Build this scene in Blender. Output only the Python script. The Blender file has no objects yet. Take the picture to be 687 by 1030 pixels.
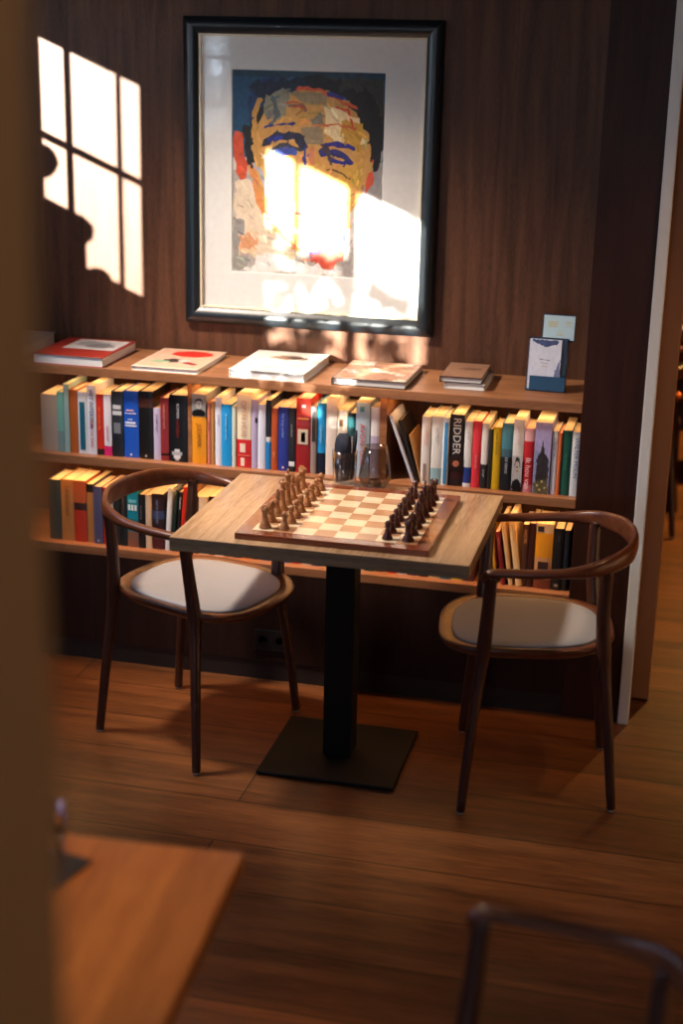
import bpy, bmesh, math, random
import numpy as np
from mathutils import Vector, Matrix
random.seed(7); rng = np.random.default_rng(5)
PI = math.pi
S = bpy.context.scene
COL = S.collection

# ------------------------------------------------------------------ camera
CAM = np.array([0.7204, -4.4352, 2.0287]); PIT, YAW, ROL, FPX = -0.3015, 0.2345, 0.0223, 1511.3
def cam_axes():
    c, s = math.cos(YAW), math.sin(YAW)
    fw = np.array([-s, c, 0]); rt = np.array([c, s, 0]); up = np.array([0, 0, 1.])
    c, s = math.cos(PIT), math.sin(PIT)
    f2 = fw*c + up*s; u2 = -fw*s + up*c
    c, s = math.cos(ROL), math.sin(ROL)
    return rt*c + u2*s, -rt*s + u2*c, f2
RT, UP, FW = cam_axes()
def ray(u, v): return FW + RT*(u-343.5)/FPX - UP*(v-515)/FPX
def ony(u, v, y): d = ray(u, v); return CAM + d*((y-CAM[1])/d[1])
def onz(u, v, z): d = ray(u, v); return CAM + d*((z-CAM[2])/d[2])

cd = bpy.data.cameras.new('camera'); cam = bpy.data.objects.new('camera', cd); COL.objects.link(cam)
cam.matrix_world = Matrix(((RT[0], UP[0], -FW[0], CAM[0]), (RT[1], UP[1], -FW[1], CAM[1]), (RT[2], UP[2], -FW[2], CAM[2]), (0, 0, 0, 1)))
cd.sensor_fit = 'HORIZONTAL'; cd.sensor_width = 24; cd.lens = FPX*24/687
cd.dof.use_dof = True; cd.dof.focus_distance = 4.4; cd.dof.aperture_fstop = 1.5
cd.clip_start = 0.05
S.camera = cam

# ------------------------------------------------------------------ materials
def lin(c):
    return tuple((x/255/12.92 if x/255 <= .04045 else ((x/255+.055)/1.055)**2.4) for x in c)
def newmat(name):
    m = bpy.data.materials.new(name); m.use_nodes = True
    nt = m.node_tree; b = nt.nodes['Principled BSDF']
    return m, nt, b
_flat = {}
def flat(c, rough=.5, metal=0, spec=.5, coat=0):
    k = (tuple(c), rough, metal, spec, coat)
    if k in _flat: return _flat[k]
    m, nt, b = newmat('paint_%d_%d_%d' % tuple(int(x) for x in c))
    l = lin(c)
    n = nt.nodes.new('ShaderNodeTexNoise'); n.inputs['Scale'].default_value = 40
    r = nt.nodes.new('ShaderNodeMix'); r.data_type = 'RGBA'
    r.inputs[6].default_value = (*[x*.9 for x in l], 1); r.inputs[7].default_value = (*[min(1, x*1.08) for x in l], 1)
    nt.links.new(n.outputs['Fac'], r.inputs[0]); nt.links.new(r.outputs[2], b.inputs['Base Color'])
    b.inputs['Roughness'].default_value = rough; b.inputs['Metallic'].default_value = metal
    b.inputs['Specular IOR Level'].default_value = spec; b.inputs['Coat Weight'].default_value = coat
    _flat[k] = m; return m
def wood(name, c1, c2, axis='x', scale=1., rough=.4, bump=.05, fine=1., planks=None, spec=.5, coat=0, coords='Object'):
    m, nt, b = newmat(name); N = nt.nodes; L = nt.links
    tc = N.new('ShaderNodeTexCoord'); mp = N.new('ShaderNodeMapping')
    st = {'x': (.6, 9, 9), 'y': (9, .6, 9), 'z': (9, 9, .6)}[axis]
    mp.inputs['Scale'].default_value = [s*scale for s in st]
    L.new(tc.outputs[coords], mp.inputs['Vector'])
    vec = mp.outputs['Vector']
    n1 = N.new('ShaderNodeTexNoise'); n1.inputs['Scale'].default_value = 2.2; n1.inputs['Detail'].default_value = 6; n1.inputs['Distortion'].default_value = .8
    n2 = N.new('ShaderNodeTexNoise'); n2.inputs['Scale'].default_value = 14*fine; n2.inputs['Detail'].default_value = 4
    L.new(vec, n1.inputs['Vector']); L.new(vec, n2.inputs['Vector'])
    ad = N.new('ShaderNodeMath'); ad.operation = 'MULTIPLY_ADD'; ad.inputs[1].default_value = .45
    L.new(n2.outputs['Fac'], ad.inputs[0])
    ml = N.new('ShaderNodeMath'); ml.operation = 'MULTIPLY'; ml.inputs[1].default_value = .6
    L.new(n1.outputs['Fac'], ml.inputs[0]); L.new(ml.outputs[0], ad.inputs[2])
    fac = ad.outputs[0]
    rp = N.new('ShaderNodeValToRGB'); rp.color_ramp.elements[0].position = .34; rp.color_ramp.elements[1].position = .7
    rp.color_ramp.elements[0].color = (*lin(c1), 1); rp.color_ramp.elements[1].color = (*lin(c2), 1)
    L.new(fac, rp.inputs[0]); colr = rp.outputs[0]
    if planks:
        bk = N.new('ShaderNodeTexBrick'); mp2 = N.new('ShaderNodeMapping'); L.new(tc.outputs[coords], mp2.inputs['Vector'])
        mp2.inputs['Location'].default_value = planks.get('off', (0, 0, 0)); mp2.inputs['Rotation'].default_value = (0, 0, planks.get('rot', 0))
        L.new(mp2.outputs['Vector'], bk.inputs['Vector'])
        bk.inputs['Scale'].default_value = 1; bk.inputs['Brick Width'].default_value = planks['len']; bk.inputs['Row Height'].default_value = planks['w']
        bk.inputs['Mortar Size'].default_value = planks.get('gap', .0015); bk.inputs['Mortar Smooth'].default_value = .3; bk.offset = planks.get('offset', .37)
        v = planks.get('var', .25)
        bk.inputs['Color1'].default_value = (1-v, 1-v, 1-v, 1); bk.inputs['Color2'].default_value = (1+v*.4, 1+v*.4, 1+v*.4, 1); g = planks.get('dark', .25); bk.inputs['Mortar'].default_value = (g, g, g, 1)
        mx = N.new('ShaderNodeMix'); mx.data_type = 'RGBA'; mx.blend_type = 'MULTIPLY'; mx.inputs[0].default_value = 1
        L.new(colr, mx.inputs[6]); L.new(bk.outputs['Color'], mx.inputs[7]); colr = mx.outputs[2]
    L.new(colr, b.inputs['Base Color'])
    b.inputs['Roughness'].default_value = rough; b.inputs['Specular IOR Level'].default_value = spec; b.inputs['Coat Weight'].default_value = coat
    b.inputs['Coat Roughness'].default_value = .15
    bp = N.new('ShaderNodeBump'); bp.inputs['Strength'].default_value = bump; bp.inputs['Distance'].default_value = .01
    L.new(fac, bp.inputs['Height']); L.new(bp.outputs['Normal'], b.inputs['Normal'])
    return m
def thin_glass(name, tint=(1, 1, 1), ior=1.45, rough=0.0, boost=1.0):
    m = bpy.data.materials.new(name); m.use_nodes = True; nt = m.node_tree; N = nt.nodes; L = nt.links
    N.remove(N['Principled BSDF']); out = N['Material Output']
    t = N.new('ShaderNodeBsdfTransparent'); t.inputs[0].default_value = (*tint, 1)
    g = N.new('ShaderNodeBsdfGlossy'); g.inputs['Roughness'].default_value = rough
    f = N.new('ShaderNodeFresnel'); geo = N.new('ShaderNodeNewGeometry'); mr = N.new('ShaderNodeMapRange'); mr.inputs['To Min'].default_value = ior; mr.inputs['To Max'].default_value = 1/ior
    L.new(geo.outputs['Backfacing'], mr.inputs['Value']); L.new(mr.outputs[0], f.inputs['IOR'])
    ml = N.new('ShaderNodeMath'); ml.operation = 'MULTIPLY'; ml.inputs[1].default_value = boost; ml.use_clamp = True
    mx = N.new('ShaderNodeMixShader'); L.new(f.outputs[0], ml.inputs[0]); L.new(ml.outputs[0], mx.inputs[0]); L.new(t.outputs[0], mx.inputs[1]); L.new(g.outputs[0], mx.inputs[2])
    L.new(mx.outputs[0], out.inputs['Surface']); return m
def emit(name, c, s):
    m = bpy.data.materials.new(name); m.use_nodes = True; nt = m.node_tree
    b = nt.nodes['Principled BSDF']; b.inputs['Emission Color'].default_value = (*lin(c), 1); b.inputs['Emission Strength'].default_value = s; return m
def attr_mat(name, rough=.55):
    m, nt, b = newmat(name)
    a = nt.nodes.new('ShaderNodeAttribute'); a.attribute_name = 'Col'
    nt.links.new(a.outputs['Color'], b.inputs['Base Color']); b.inputs['Roughness'].default_value = rough; return m
PRINT = attr_mat('printed_picture'); PRINTG = attr_mat('glossy_print', .3)

M = {}
M['panel'] = wood('walnut_veneer', (60, 38, 27), (108, 71, 51), 'z', 1.6, .42, .02, 3.2, spec=.18)
M['panel_dark'] = wood('dark_walnut_veneer', (38, 20, 14), (64, 34, 24), 'z', 1.6, .42, .02, 3.2, spec=.15)
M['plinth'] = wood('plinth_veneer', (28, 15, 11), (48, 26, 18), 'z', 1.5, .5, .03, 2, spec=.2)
M['shelf'] = wood('shelf_walnut', (118, 74, 46), (172, 118, 80), 'x', 1.3, .35, .03, 2, spec=.45)
M['floor'] = wood('oak_floor', (72, 40, 20), (142, 86, 46), 'x', .9, .34, .14, 1.6, planks=dict(len=2.1, w=.2225, off=(.42, .157, 0), gap=.003, var=.32, dark=.22), spec=.4)
M['table'] = wood('oak_tabletop', (138, 106, 76), (200, 164, 126), 'y', 1.0, .26, .08, 1.8, spec=.5, planks=dict(len=3, w=.11, rot=PI/2, gap=.0008, var=.14, dark=.55))
M['table_edge'] = wood('oak_edge_grain', (100, 76, 50), (152, 120, 84), 'x', 2.2, .45, .25, 2)
M['fgtable'] = wood('honey_oak_tabletop', (160, 88, 32), (214, 136, 62), 'y', 1.0, .32, .06, 1.5, spec=.5, planks=dict(len=3, w=.09, rot=PI/2, gap=.0006, var=.16, dark=.6))
M['chair'] = wood('walnut_chair_wood', (66, 33, 20), (112, 62, 38), 'x', 2.0, .3, .02, 1.5, spec=.4)
M['chair_leg'] = wood('walnut_leg_wood', (46, 24, 17), (76, 41, 29), 'z', 2.0, .32, .02, 1.5, spec=.5)
M['black_metal'] = flat((9, 9, 10), .6, 0, .25)
M['ceiling'] = flat((84, 72, 62), .85)
M['plaster'] = flat((120, 88, 58), .85)
M['column'] = flat((150, 128, 100), .8)
M['ball_light'] = flat((178, 122, 72), .35)
M['glass'] = thin_glass('picture_glass')
M['pane'] = thin_glass('window_glass', (.96, .98, .97))

# ------------------------------------------------------------------ mesh helpers
def obj(name, bm, mats, parent=None, smooth=False, loc=None, rot=None):
    me = bpy.data.meshes.new(name); bmesh.ops.recalc_face_normals(bm, faces=bm.faces[:]); bm.to_mesh(me); bm.free()
    for m in (mats if isinstance(mats, (list, tuple)) else [mats]): me.materials.append(m)
    if smooth:
        for p in me.polygons: p.use_smooth = True
    o = bpy.data.objects.new(name, me); COL.objects.link(o)
    if parent: o.parent = parent
    if loc is not None: o.location = loc
    if rot is not None: o.rotation_euler = rot
    return o
def add_box(bm, x0, x1, y0, y1, z0, z1, bev=0, seg=2, mat=0):
    r = bmesh.ops.create_cube(bm, size=1)
    bmesh.ops.scale(bm, vec=(x1-x0, y1-y0, z1-z0), verts=r['verts'])
    bmesh.ops.translate(bm, vec=((x0+x1)/2, (y0+y1)/2, (z0+z1)/2), verts=r['verts'])
    fs = list({f for v in r['verts'] for f in v.link_faces})
    for f in fs: f.material_index = mat
    if bev:
        es = list({e for v in r['verts'] for e in v.link_edges})
        bmesh.ops.bevel(bm, geom=es, offset=bev, segments=seg, affect='EDGES', profile=.5, clamp_overlap=True)
def box(name, x0, x1, y0, y1, z0, z1, m, parent=None, bev=0, seg=2):
    bm = bmesh.new(); add_box(bm, x0, x1, y0, y1, z0, z1, bev, seg); return obj(name, bm, m, parent)
def tag(o, label=None, cat=None, group=None, kind=None):
    if label: o['label'] = label
    if cat: o['category'] = cat
    if group: o['group'] = group
    if kind: o['kind'] = kind
    return o
def thing(name, label, cat, loc=(0, 0, 0), rz=0, group=None):
    o = bpy.data.objects.new(name, None); o.empty_display_size = .05; COL.objects.link(o); o.location = loc; o.rotation_euler = (0, 0, rz)
    return tag(o, label, cat, group)
def struct(name, *a, **k): return tag(box(name, *a, **k), kind='structure')
def catmull(pts, n=8):
    P = [Vector(p) for p in pts]; out = []
    Q = [P[0]*2-P[1]] + P + [P[-1]*2-P[-2]]
    for i in range(1, len(Q)-2):
        for k in range(n):
            t = k/n; a, b, c, d = Q[i-1], Q[i], Q[i+1], Q[i+2]
            out.append(.5*((2*b)+(-a+c)*t+(2*a-5*b+4*c-d)*t*t+(-a+3*b-3*c+d)*t**3))
    out.append(P[-1]); return out
def sweep(bm, path, prof, up=Vector((0, 0, 1)), cap=True):
    """prof(i,n)->list of (side, up) offsets"""
    n = len(path); rings = []
    for i, p in enumerate(path):
        t = (path[min(i+1, n-1)]-path[max(i-1, 0)]).normalized()
        s = t.cross(up); s = s.normalized() if s.length > 1e-4 else Vector((1, 0, 0)); u = s.cross(t).normalized()
        rings.append([bm.verts.new(p+s*a+u*b) for a, b in prof(i/(n-1))])
    for a, b in zip(rings, rings[1:]):
        m = len(a)
        for k in range(m): bm.faces.new((a[k], a[(k+1) % m], b[(k+1) % m], b[k]))
    if cap:
        bm.faces.new(rings[0][::-1]); bm.faces.new(rings[-1])
def ell(a, b, n=14, p=2.0):
    o = []
    for k in range(n):
        t = 2*PI*k/n; c, s = math.cos(t), math.sin(t)
        o.append((a*math.copysign(abs(c)**(2/p), c), b*math.copysign(abs(s)**(2/p), s)))
    return o
def lathe(bm, prof, n=20, cx=0, cy=0, cap=True):
    rings = [[bm.verts.new((cx+r*math.cos(2*PI*k/n), cy+r*math.sin(2*PI*k/n), z)) for k in range(n)] for r, z in prof]
    for a, b in zip(rings, rings[1:]):
        for k in range(n): bm.faces.new((a[k], a[(k+1) % n], b[(k+1) % n], b[k]))
    if cap: bm.faces.new(rings[0][::-1]); bm.faces.new(rings[-1])
    return rings
def interp(t, xs, ys):
    return float(np.interp(t, xs, ys))
def text_mesh(body, size):
    c = bpy.data.curves.new('lettering', 'FONT'); c.body = body; c.size = size; c.extrude = .0002; c.align_x = 'LEFT'; c.align_y = 'CENTER'; c.resolution_u = 2
    o = bpy.data.objects.new('lettering', c); COL.objects.link(o)
    bpy.context.view_layer.update()
    me = bpy.data.meshes.new_from_object(o.evaluated_get(bpy.context.evaluated_depsgraph_get()))
    bpy.data.objects.remove(o); me.materials.clear(); return me

# ------------------------------------------------------------------ raster pictures for prints
class Canvas:
    def __init__(s, x0, x1, y0, y1, n, bg, seed=1):
        s.x0, s.x1, s.y0, s.y1 = x0, x1, y0, y1; s.nx = n; s.ny = max(2, int(round(n*(y1-y0)/(x1-x0))))
        s.X, s.Y = np.meshgrid(x0+(np.arange(s.nx)+.5)*(x1-x0)/s.nx, y0+(np.arange(s.ny)+.5)*(y1-y0)/s.ny)
        s.c = np.zeros((s.ny, s.nx, 3)); s.c[:] = bg; s.r = np.random.default_rng(seed)
    def noise(s, g, amp):
        a = s.r.random((g+2, g+2)); gy = np.linspace(0, g, s.ny); gx = np.linspace(0, g, s.nx)
        iy, ix = gy.astype(int), gx.astype(int); fy = (gy-iy)[:, None]; fx = (gx-ix)[None, :]
        v = a[iy][:, ix]*(1-fy)*(1-fx)+a[iy+1][:, ix]*fy*(1-fx)+a[iy][:, ix+1]*(1-fy)*fx+a[iy+1][:, ix+1]*fy*fx
        return (v-.5)*2*amp
    def put(s, m, c, a=1.): s.c[m] = s.c[m]*(1-a)+np.array(c)*a
    def poly(s, pts, c, w=0, g=24, a=1.):
        X = s.X+(s.noise(g, w) if w else 0); Y = s.Y+(s.noise(g, w) if w else 0)
        m = np.zeros(X.shape, bool); n = len(pts)
        for i in range(n):
            (x1, y1), (x2, y2) = pts[i], pts[(i+1) % n]
            if y1 == y2: continue
            m ^= ((y1 > Y) != (y2 > Y)) & (X < (x2-x1)*(Y-y1)/(y2-y1)+x1)
        s.put(m, c, a)
    def oval(s, cx, cy, a, b, c, w=0, g=24, al=1.):
        X = s.X+(s.noise(g, w) if w else 0); Y = s.Y+(s.noise(g, w) if w else 0)
        s.put(((X-cx)/a)**2+((Y-cy)/b)**2 < 1, c, al)
    def line(s, pts, r, c, w=0, g=30, al=1.):
        X = s.X+(s.noise(g, w) if w else 0); Y = s.Y+(s.noise(g, w) if w else 0)
        d = np.full(X.shape, 1e9)
        for (x1, y1), (x2, y2) in zip(pts, pts[1:]):
            dx, dy = x2-x1, y2-y1; t = np.clip(((X-x1)*dx+(Y-y1)*dy)/(dx*dx+dy*dy), 0, 1)
            d = np.minimum(d, np.hypot(X-x1-t*dx, Y-y1-t*dy))
        s.put(d < r, c, al)
    def grain(s, amp, g=60):
        s.c += s.noise(g, amp)[..., None]; s.c = np.clip(s.c, 0, 255)
    def mesh(s, name, W, H, parent, mat=None, M4=None):
        """flat picture W x H in local XZ (facing -y), origin at bottom-left"""
        nx, ny = s.nx, s.ny
        gx = np.linspace(0, W, nx+1); gz = np.linspace(H, 0, ny+1)
        V = np.zeros(((nx+1)*(ny+1), 3)); V[:, 0] = np.tile(gx, ny+1); V[:, 2] = np.repeat(gz, nx+1)
        i, j = np.meshgrid(np.arange(nx), np.arange(ny)); a = (j*(nx+1)+i).ravel()
        F = np.stack([a, a+nx+1, a+nx+2, a+1], 1)
        me = bpy.data.meshes.new(name); me.from_pydata(V.tolist(), [], F.tolist())
        at = me.color_attributes.new('Col', 'FLOAT_COLOR', 'CORNER')
        c = np.clip(s.c.reshape(-1, 3), 0, 255)/255; l = np.where(c <= .04045, c/12.92, ((c+.055)/1.055)**2.4)
        l = np.concatenate([l, np.ones((len(l), 1))], 1); at.data.foreach_set('color', np.repeat(l, 4, 0).ravel().astype(np.float32))
        me.materials.append(mat or PRINT)
        o = bpy.data.objects.new(name, me); COL.objects.link(o); o.parent = parent
        if M4 is not None: o.matrix_local = M4
        return o

# ------------------------------------------------------------------ room shell
D = .344
XL = -2.0
H = 2.75
struct('floor', -2.3, 3.6, -7.6, 5.2, -.05, 0, M['floor'])
struct('ceiling', -2.3, 3.6, -7.6, 5.2, H, H+.1, M['ceiling'])
struct('wall_back', -2.2, .60, D, D+.08, 0, H, M['panel'])
struct('trim_1', .394, .573, 0, D, 0, H, M['panel_dark'], bev=.002)          # dark upright panel right of the niche
tag(bpy.context.scene.objects['trim_1'], kind='structure')
struct('trim_2', .573, .606, -.012, .06, 0, H, flat((216, 216, 214), .45), bev=.003)   # pale metal edge of the opening
struct('trim_3', .60, .660, .19, .30, .006, H, flat((150, 98, 56), .6), bev=.003)     # tan door post
struct('trim_4', .594, .6, .06, .30, 0, H, flat((46, 28, 18), .7))
struct('wall_right', 3.5, 3.6, -7.6, 5.2, 0, H, M['plaster'])
struct('wall_front', -2.3, -1.0, -7.6, -7.5, 0, H, M['plaster'])
bm = bmesh.new(); add_box(bm, -1.0, 3.5, -7.6, -7.5, 0, .8); add_box(bm, -1.0, 3.5, -7.6, -7.5, 2.3, H); add_box(bm, .9, 3.5, -7.6, -7.5, .8, 2.3)
tag(obj('wall_front_band', bm, M['plaster']), kind='structure')
bm = bmesh.new()
for x in (-1.0, -.1, .84): add_box(bm, x, x+.06, -7.58, -7.52, .8, 2.3)
for z in (.8, 1.5, 2.25): add_box(bm, -1.0, .9, -7.575, -7.525, z, z+.05)
wf = tag(obj('window_3', bm, flat((90, 80, 70), .5)), kind='structure')
p = box('window_pane', -.95, .88, -7.555, -7.55, .82, 2.28, M['pane'], wf)
# far side of the wall beyond the opening
struct('wall_far', -2.2, 3.6, 5.1, 5.2, 0, H, M['plaster'])
struct('wall_beyond_left', -1.0, -.9, D+.08, 5.1, 0, H, flat((110, 70, 40), .8))
# left wall with two window openings
WZ0, WZ1 = 1.54, 2.265
bm = bmesh.new()
T0, T1 = XL-.035, XL
segs = [(-7.6, -3.41), (-2.28, -1.46), (-.70, D+.1)]
for a, b in segs: add_box(bm, T0, T1, a, b, 0, H)
for a, b in ((-3.41, -2.28), (-1.46, -.70)):
    add_box(bm, T0, T1, a, b, 0, WZ0); add_box(bm, T0, T1, a, b, WZ1, H)
tag(obj('wall_left', bm, M['plaster']), kind='structure')
def window(name, y0, y1, mull, zbar):
    bm = bmesh.new(); x0, x1 = XL-.018, XL-.010
    for y, w in mull: add_box(bm, x0, x1, y-w/2, y+w/2, WZ0, WZ1)
    for z in zbar: add_box(bm, x0, x1, y0, y1, z-.012, z+.012)
    add_box(bm, XL-.02, XL+.03, y0-.02, y1+.02, WZ0-.02, WZ0+.012)
    w = tag(obj(name, bm, flat((200, 196, 188), .5)), kind='structure')
    box('window_pane', XL-.018, XL-.014, y0, y1, WZ0, WZ1, M['pane'], w)
window('window_1', -1.46, -.70, [(-.922, .038), (-1.277, .026)], [1.947])
window('window_2', -3.41, -2.28, [(-2.50, .040), (-2.875, .075), (-3.27, .022)], [1.947])
struct('ground', -60, -2.3, -60, 30, -.4, -.35, flat((90, 95, 70), .9))

# ------------------------------------------------------------------ built-in bookcase
SH = [(.989, 1.018), (.690, .719), (.380, .409)]
bc = thing('bookcase', 'long built-in walnut bookcase with three shelves along the panelled wall', 'bookcase', (0, 0, 0))
for z0, z1 in SH: box('shelf_board', -1.98, .394, 0, D, z0, z1, M['shelf'], bc, bev=.0015)
for (ua, ub, v, za, zb) in ((188.7, 192.4, 430, .719, .989), (381.4, 388.6, 430, .719, .989), (189.6, 193.2, 525, .409, .690), (378.2, 386, 525, .409, .690)):
    xa, xb = ony(ua, v, .032)[0], ony(ub, v, .032)[0]
    box('divider', xa, xb, .035, D, za, zb, M['shelf'], bc)
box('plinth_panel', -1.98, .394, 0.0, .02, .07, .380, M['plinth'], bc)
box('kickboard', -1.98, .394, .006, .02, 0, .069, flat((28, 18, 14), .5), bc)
for x in (-1.2, -.86, -.3, .27): box('panel_seam', x, x+.003, -.0005, 0, .07, .378, flat((14, 9, 7), .7), bc)
so = thing('wall_socket', 'black double wall socket low on the dark plinth behind the table', 'socket', (-.565, 0, .145))
box('cover_plate', -.062, .062, -.008, -.0006, -.036, .036, flat((14, 14, 14), .4), so, bev=.002)
for sx in (-.03, .03):
    bm = bmesh.new(); lathe(bm, [(.019, -.0005), (.019, .001), (.016, .001), (.016, -.003)], 20)
    obj('outlet', bm, flat((8, 8, 8), .3), so, loc=(sx, -.0085, 0), rot=(PI/2, 0, 0))

# ------------------------------------------------------------------ picture on the wall
def frame_ring(bm, x0, x1, z0, z1, prof):
    """prof: (inset from outer edge, y) list, closed"""
    cor = [(x0, z0, 1, 1), (x1, z0, -1, 1), (x1, z1, -1, -1), (x0, z1, 1, -1)]
    R = [[bm.verts.new((x+sx*i, y, z+sz*i)) for i, y in prof] for x, z, sx, sz in cor]
    for k in range(4):
        a, b = R[k], R[(k+1) % 4]; n = len(prof)
        for j in range(n): bm.faces.new((a[j], b[j], b[(j+1) % n], a[(j+1) % n]))
fx0, fx1, fz0, fz1 = -.971, -.126, 1.127, 2.106
pic = thing('framed_portrait', 'large framed expressive portrait of a face on the wall above the books', 'picture', (0, D, 0))
bm = bmesh.new()
pr = [(0, -.001), (0, -.018)] + [(.0515*t, -.018-.017*math.sin(PI*.88*t**.85)) for t in np.linspace(.03, 1, 16)] + [(.0515, -.001)]
frame_ring(bm, fx0, fx1, fz0, fz1, pr); mo = obj('moulding', bm, flat((16, 26, 33), .36, 0, .6, .0), pic)
bm = bmesh.new(); frame_ring(bm, fx0+.052, fx1-.052, fz0+.052, fz1-.052, [(-.0004, -.001), (-.0004, -.0205), (.002, -.022), (.0068, -.021), (.007, -.001)])
obj('inner_lip', bm, flat((222, 210, 184), .45, .0), pic)
i0 = .059
ax0, ax1, az0, az1 = -.812, -.308, 1.302, 1.948
bm = bmesh.new()
frame_ring(bm, fx0+i0, fx1-i0, fz0+i0, fz1-i0, [(0, -.002), (0, -.0075), (-fx0+ax0-i0, -.0075), (-fx0+ax0-i0+.002, -.005), (-fx0+ax0-i0+.002, -.002)])
# the mat is cut to the exact window of the print
bm.free(); bm = bmesh.new()
def matboard(bm):
    o = [(fx0+i0, fz0+i0), (fx1-i0, fz0+i0), (fx1-i0, fz1-i0), (fx0+i0, fz1-i0)]; n = [(ax0, az0), (ax1, az0), (ax1, az1), (ax0, az1)]
    for y0, y1 in ((-.0075, -.0075),):
        A = [bm.verts.new((x, y0, z)) for x, z in o]; B = [bm.verts.new((x, y1, z)) for x, z in n]
        C2 = [bm.verts.new((x+sx*.002, -.004, z+sz*.002)) for (x, z), (sx, sz) in zip(n, ((1, 1), (-1, 1), (-1, -1), (1, -1)))]
        E2 = [bm.verts.new((x, -.002, z)) for x, z in o]
        for k in range(4):
            j = (k+1) % 4
            bm.faces.new((A[k], A[j], B[j], B[k])); bm.faces.new((B[k], B[j], C2[j], C2[k])); bm.faces.new((A[k], A[j], E2[j], E2[k]))
matboard(bm); obj('mat_board', bm, flat((230, 228, 224), .85, 0, .2), pic)

cv = Canvas(80, 640, 73, 840, 230, (38, 84, 112), 3)
G = cv
G.poly([(80, 400), (640, 400), (640, 840), (80, 840)], (206, 200, 192), 0)
G.poly([(80, 73), (400, 73), (400, 170), (160, 330), (80, 330)], (22, 74, 108), 10)
G.poly([(380, 73), (640, 73), (640, 400), (560, 300), (400, 140)], (52, 52, 48), 14)
G.poly([(80, 73), (640, 73), (640, 100), (80, 96)], (16, 58, 78), 6)
G.poly([(150, 120), (260, 110), (220, 200), (170, 300), (140, 300)], (14, 52, 96), 14)
G.poly([(80, 460), (150, 440), (330, 740), (520, 740), (640, 600), (640, 840), (80, 840)], (176, 168, 160), 14)
G.poly([(560, 330), (640, 300), (640, 620), (540, 600)], (150, 146, 146), 12)
G.oval(385, 330, 245, 225, (18, 20, 26), 26)
G.oval(260, 150, 110, 50, (18, 34, 60), 16)
G.oval(560, 280, 70, 130, (16, 16, 18), 20)
G.poly([(120, 270), (160, 280), (165, 480), (130, 420)], (14, 18, 18), 10)
G.poly([(85, 300), (122, 310), (134, 470), (110, 490), (90, 420)], (206, 78, 44), 8)
G.poly([(570, 420), (600, 390), (606, 480), (575, 520)], (206, 78, 50), 6)
G.poly([(92, 500), (140, 480), (230, 640), (330, 770), (250, 830), (100, 760)], (226, 206, 180), 14)
G.poly([(80, 640), (130, 640), (130, 830), (80, 830)], (150, 146, 140), 14)
G.oval(372, 400, 218, 262, (200, 148, 76), 14)
G.poly([(165, 420), (230, 600), (320, 730), (420, 740), (520, 640), (560, 430), (380, 500)], (222, 166, 92), 12)
G.poly([(190, 380), (300, 400), (320, 640), (240, 600)], (232, 206, 170), 12)
G.poly([(430, 200), (540, 230), (575, 330), (470, 340), (420, 290)], (232, 206, 158), 14)
G.poly([(480, 250), (560, 260), (560, 360), (500, 350)], (198, 148, 50), 12)
G.poly([(480, 420), (560, 400), (545, 500), (480, 500)], (206, 158, 66), 10)
G.poly([(200, 160), (300, 145), (270, 250), (210, 260)], (138, 136, 116), 14)
G.poly([(300, 150), (440, 150), (420, 200), (330, 180)], (150, 132, 98), 12)
G.poly([(330, 280), (420, 280), (410, 340), (350, 340)], (146, 126, 96), 10)
G.poly([(370, 250), (410, 215), (420, 270), (390, 280)], (130, 122, 104), 6)
for pts, r, c in [([(235, 180), (250, 240), (228, 270)], 10, (86, 92, 96)), ([(290, 200), (330, 195), (350, 215)], 6, (120, 100, 86)),
                  ([(200, 282), (250, 272), (312, 266)], 4, (36, 40, 120)), ([(280, 195), (320, 185), (348, 210), (300, 205)], 3, (196, 70, 44)),
                  ([(470, 200), (510, 215), (528, 275)], 4, (200, 60, 36)), ([(400, 270), (470, 265), (540, 275)], 3, (208, 96, 40)),
                  ([(330, 135), (400, 140), (470, 175), (540, 200)], 6, (206, 84, 44)), ([(440, 150), (490, 170)], 9, (44, 44, 130)),
                  ([(206, 340), (250, 312), (320, 314), (345, 350)], 15, (34, 38, 66)), ([(220, 330), (260, 318)], 8, (40, 50, 150)),
                  ([(226, 366), (270, 348), (330, 362)], 8, (60, 60, 70)), ([(250, 372), (310, 372)], 14, (60, 84, 170)),
                  ([(430, 340), (480, 338), (530, 352)], 9, (40, 36, 130)), ([(415, 372), (470, 366), (520, 400)], 12, (44, 42, 110)),
                  ([(440, 390), (480, 400), (515, 408)], 7, (30, 30, 130)), ([(425, 350), (450, 400)], 8, (70, 54, 60)),
                  ([(355, 345), (352, 410)], 4, (50, 56, 150)), ([(380, 360), (378, 410)], 9, (204, 124, 84)),
                  ([(310, 400), (305, 480), (312, 620)], 5, (206, 160, 90)), ([(490, 480), (488, 620)], 8, (214, 160, 70)),
                  ([(492, 500), (490, 560)], 5, (60, 60, 90)), ([(150, 430), (180, 560), (240, 660), (320, 730)], 10, (216, 140, 76)),
                  ([(170, 420), (215, 540)], 8, (176, 176, 186)), ([(200, 600), (270, 690), (330, 740)], 5, (160, 84, 40)),
                  ([(130, 350), (150, 440)], 5, (20, 20, 24)), ([(330, 470), (350, 520), (410, 525), (430, 480)], 5, (190, 150, 120)),
                  ([(330, 590), (380, 575), (440, 590)], 8, (196, 120, 96)), ([(320, 600), (450, 602)], 4, (120, 60, 60)),
                  ([(440, 430), (520, 460)], 4, (110, 80, 40)), ([(180, 180), (160, 260), (165, 330)], 10, (196, 146, 66))]:
    G.line(pts, r, c, 7)
G.poly([(310, 655), (345, 660), (340, 680), (312, 680)], (170, 184, 214), 6)
G.poly([(440, 690), (500, 620), (505, 700), (470, 720)], (48, 62, 170), 10)
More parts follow.
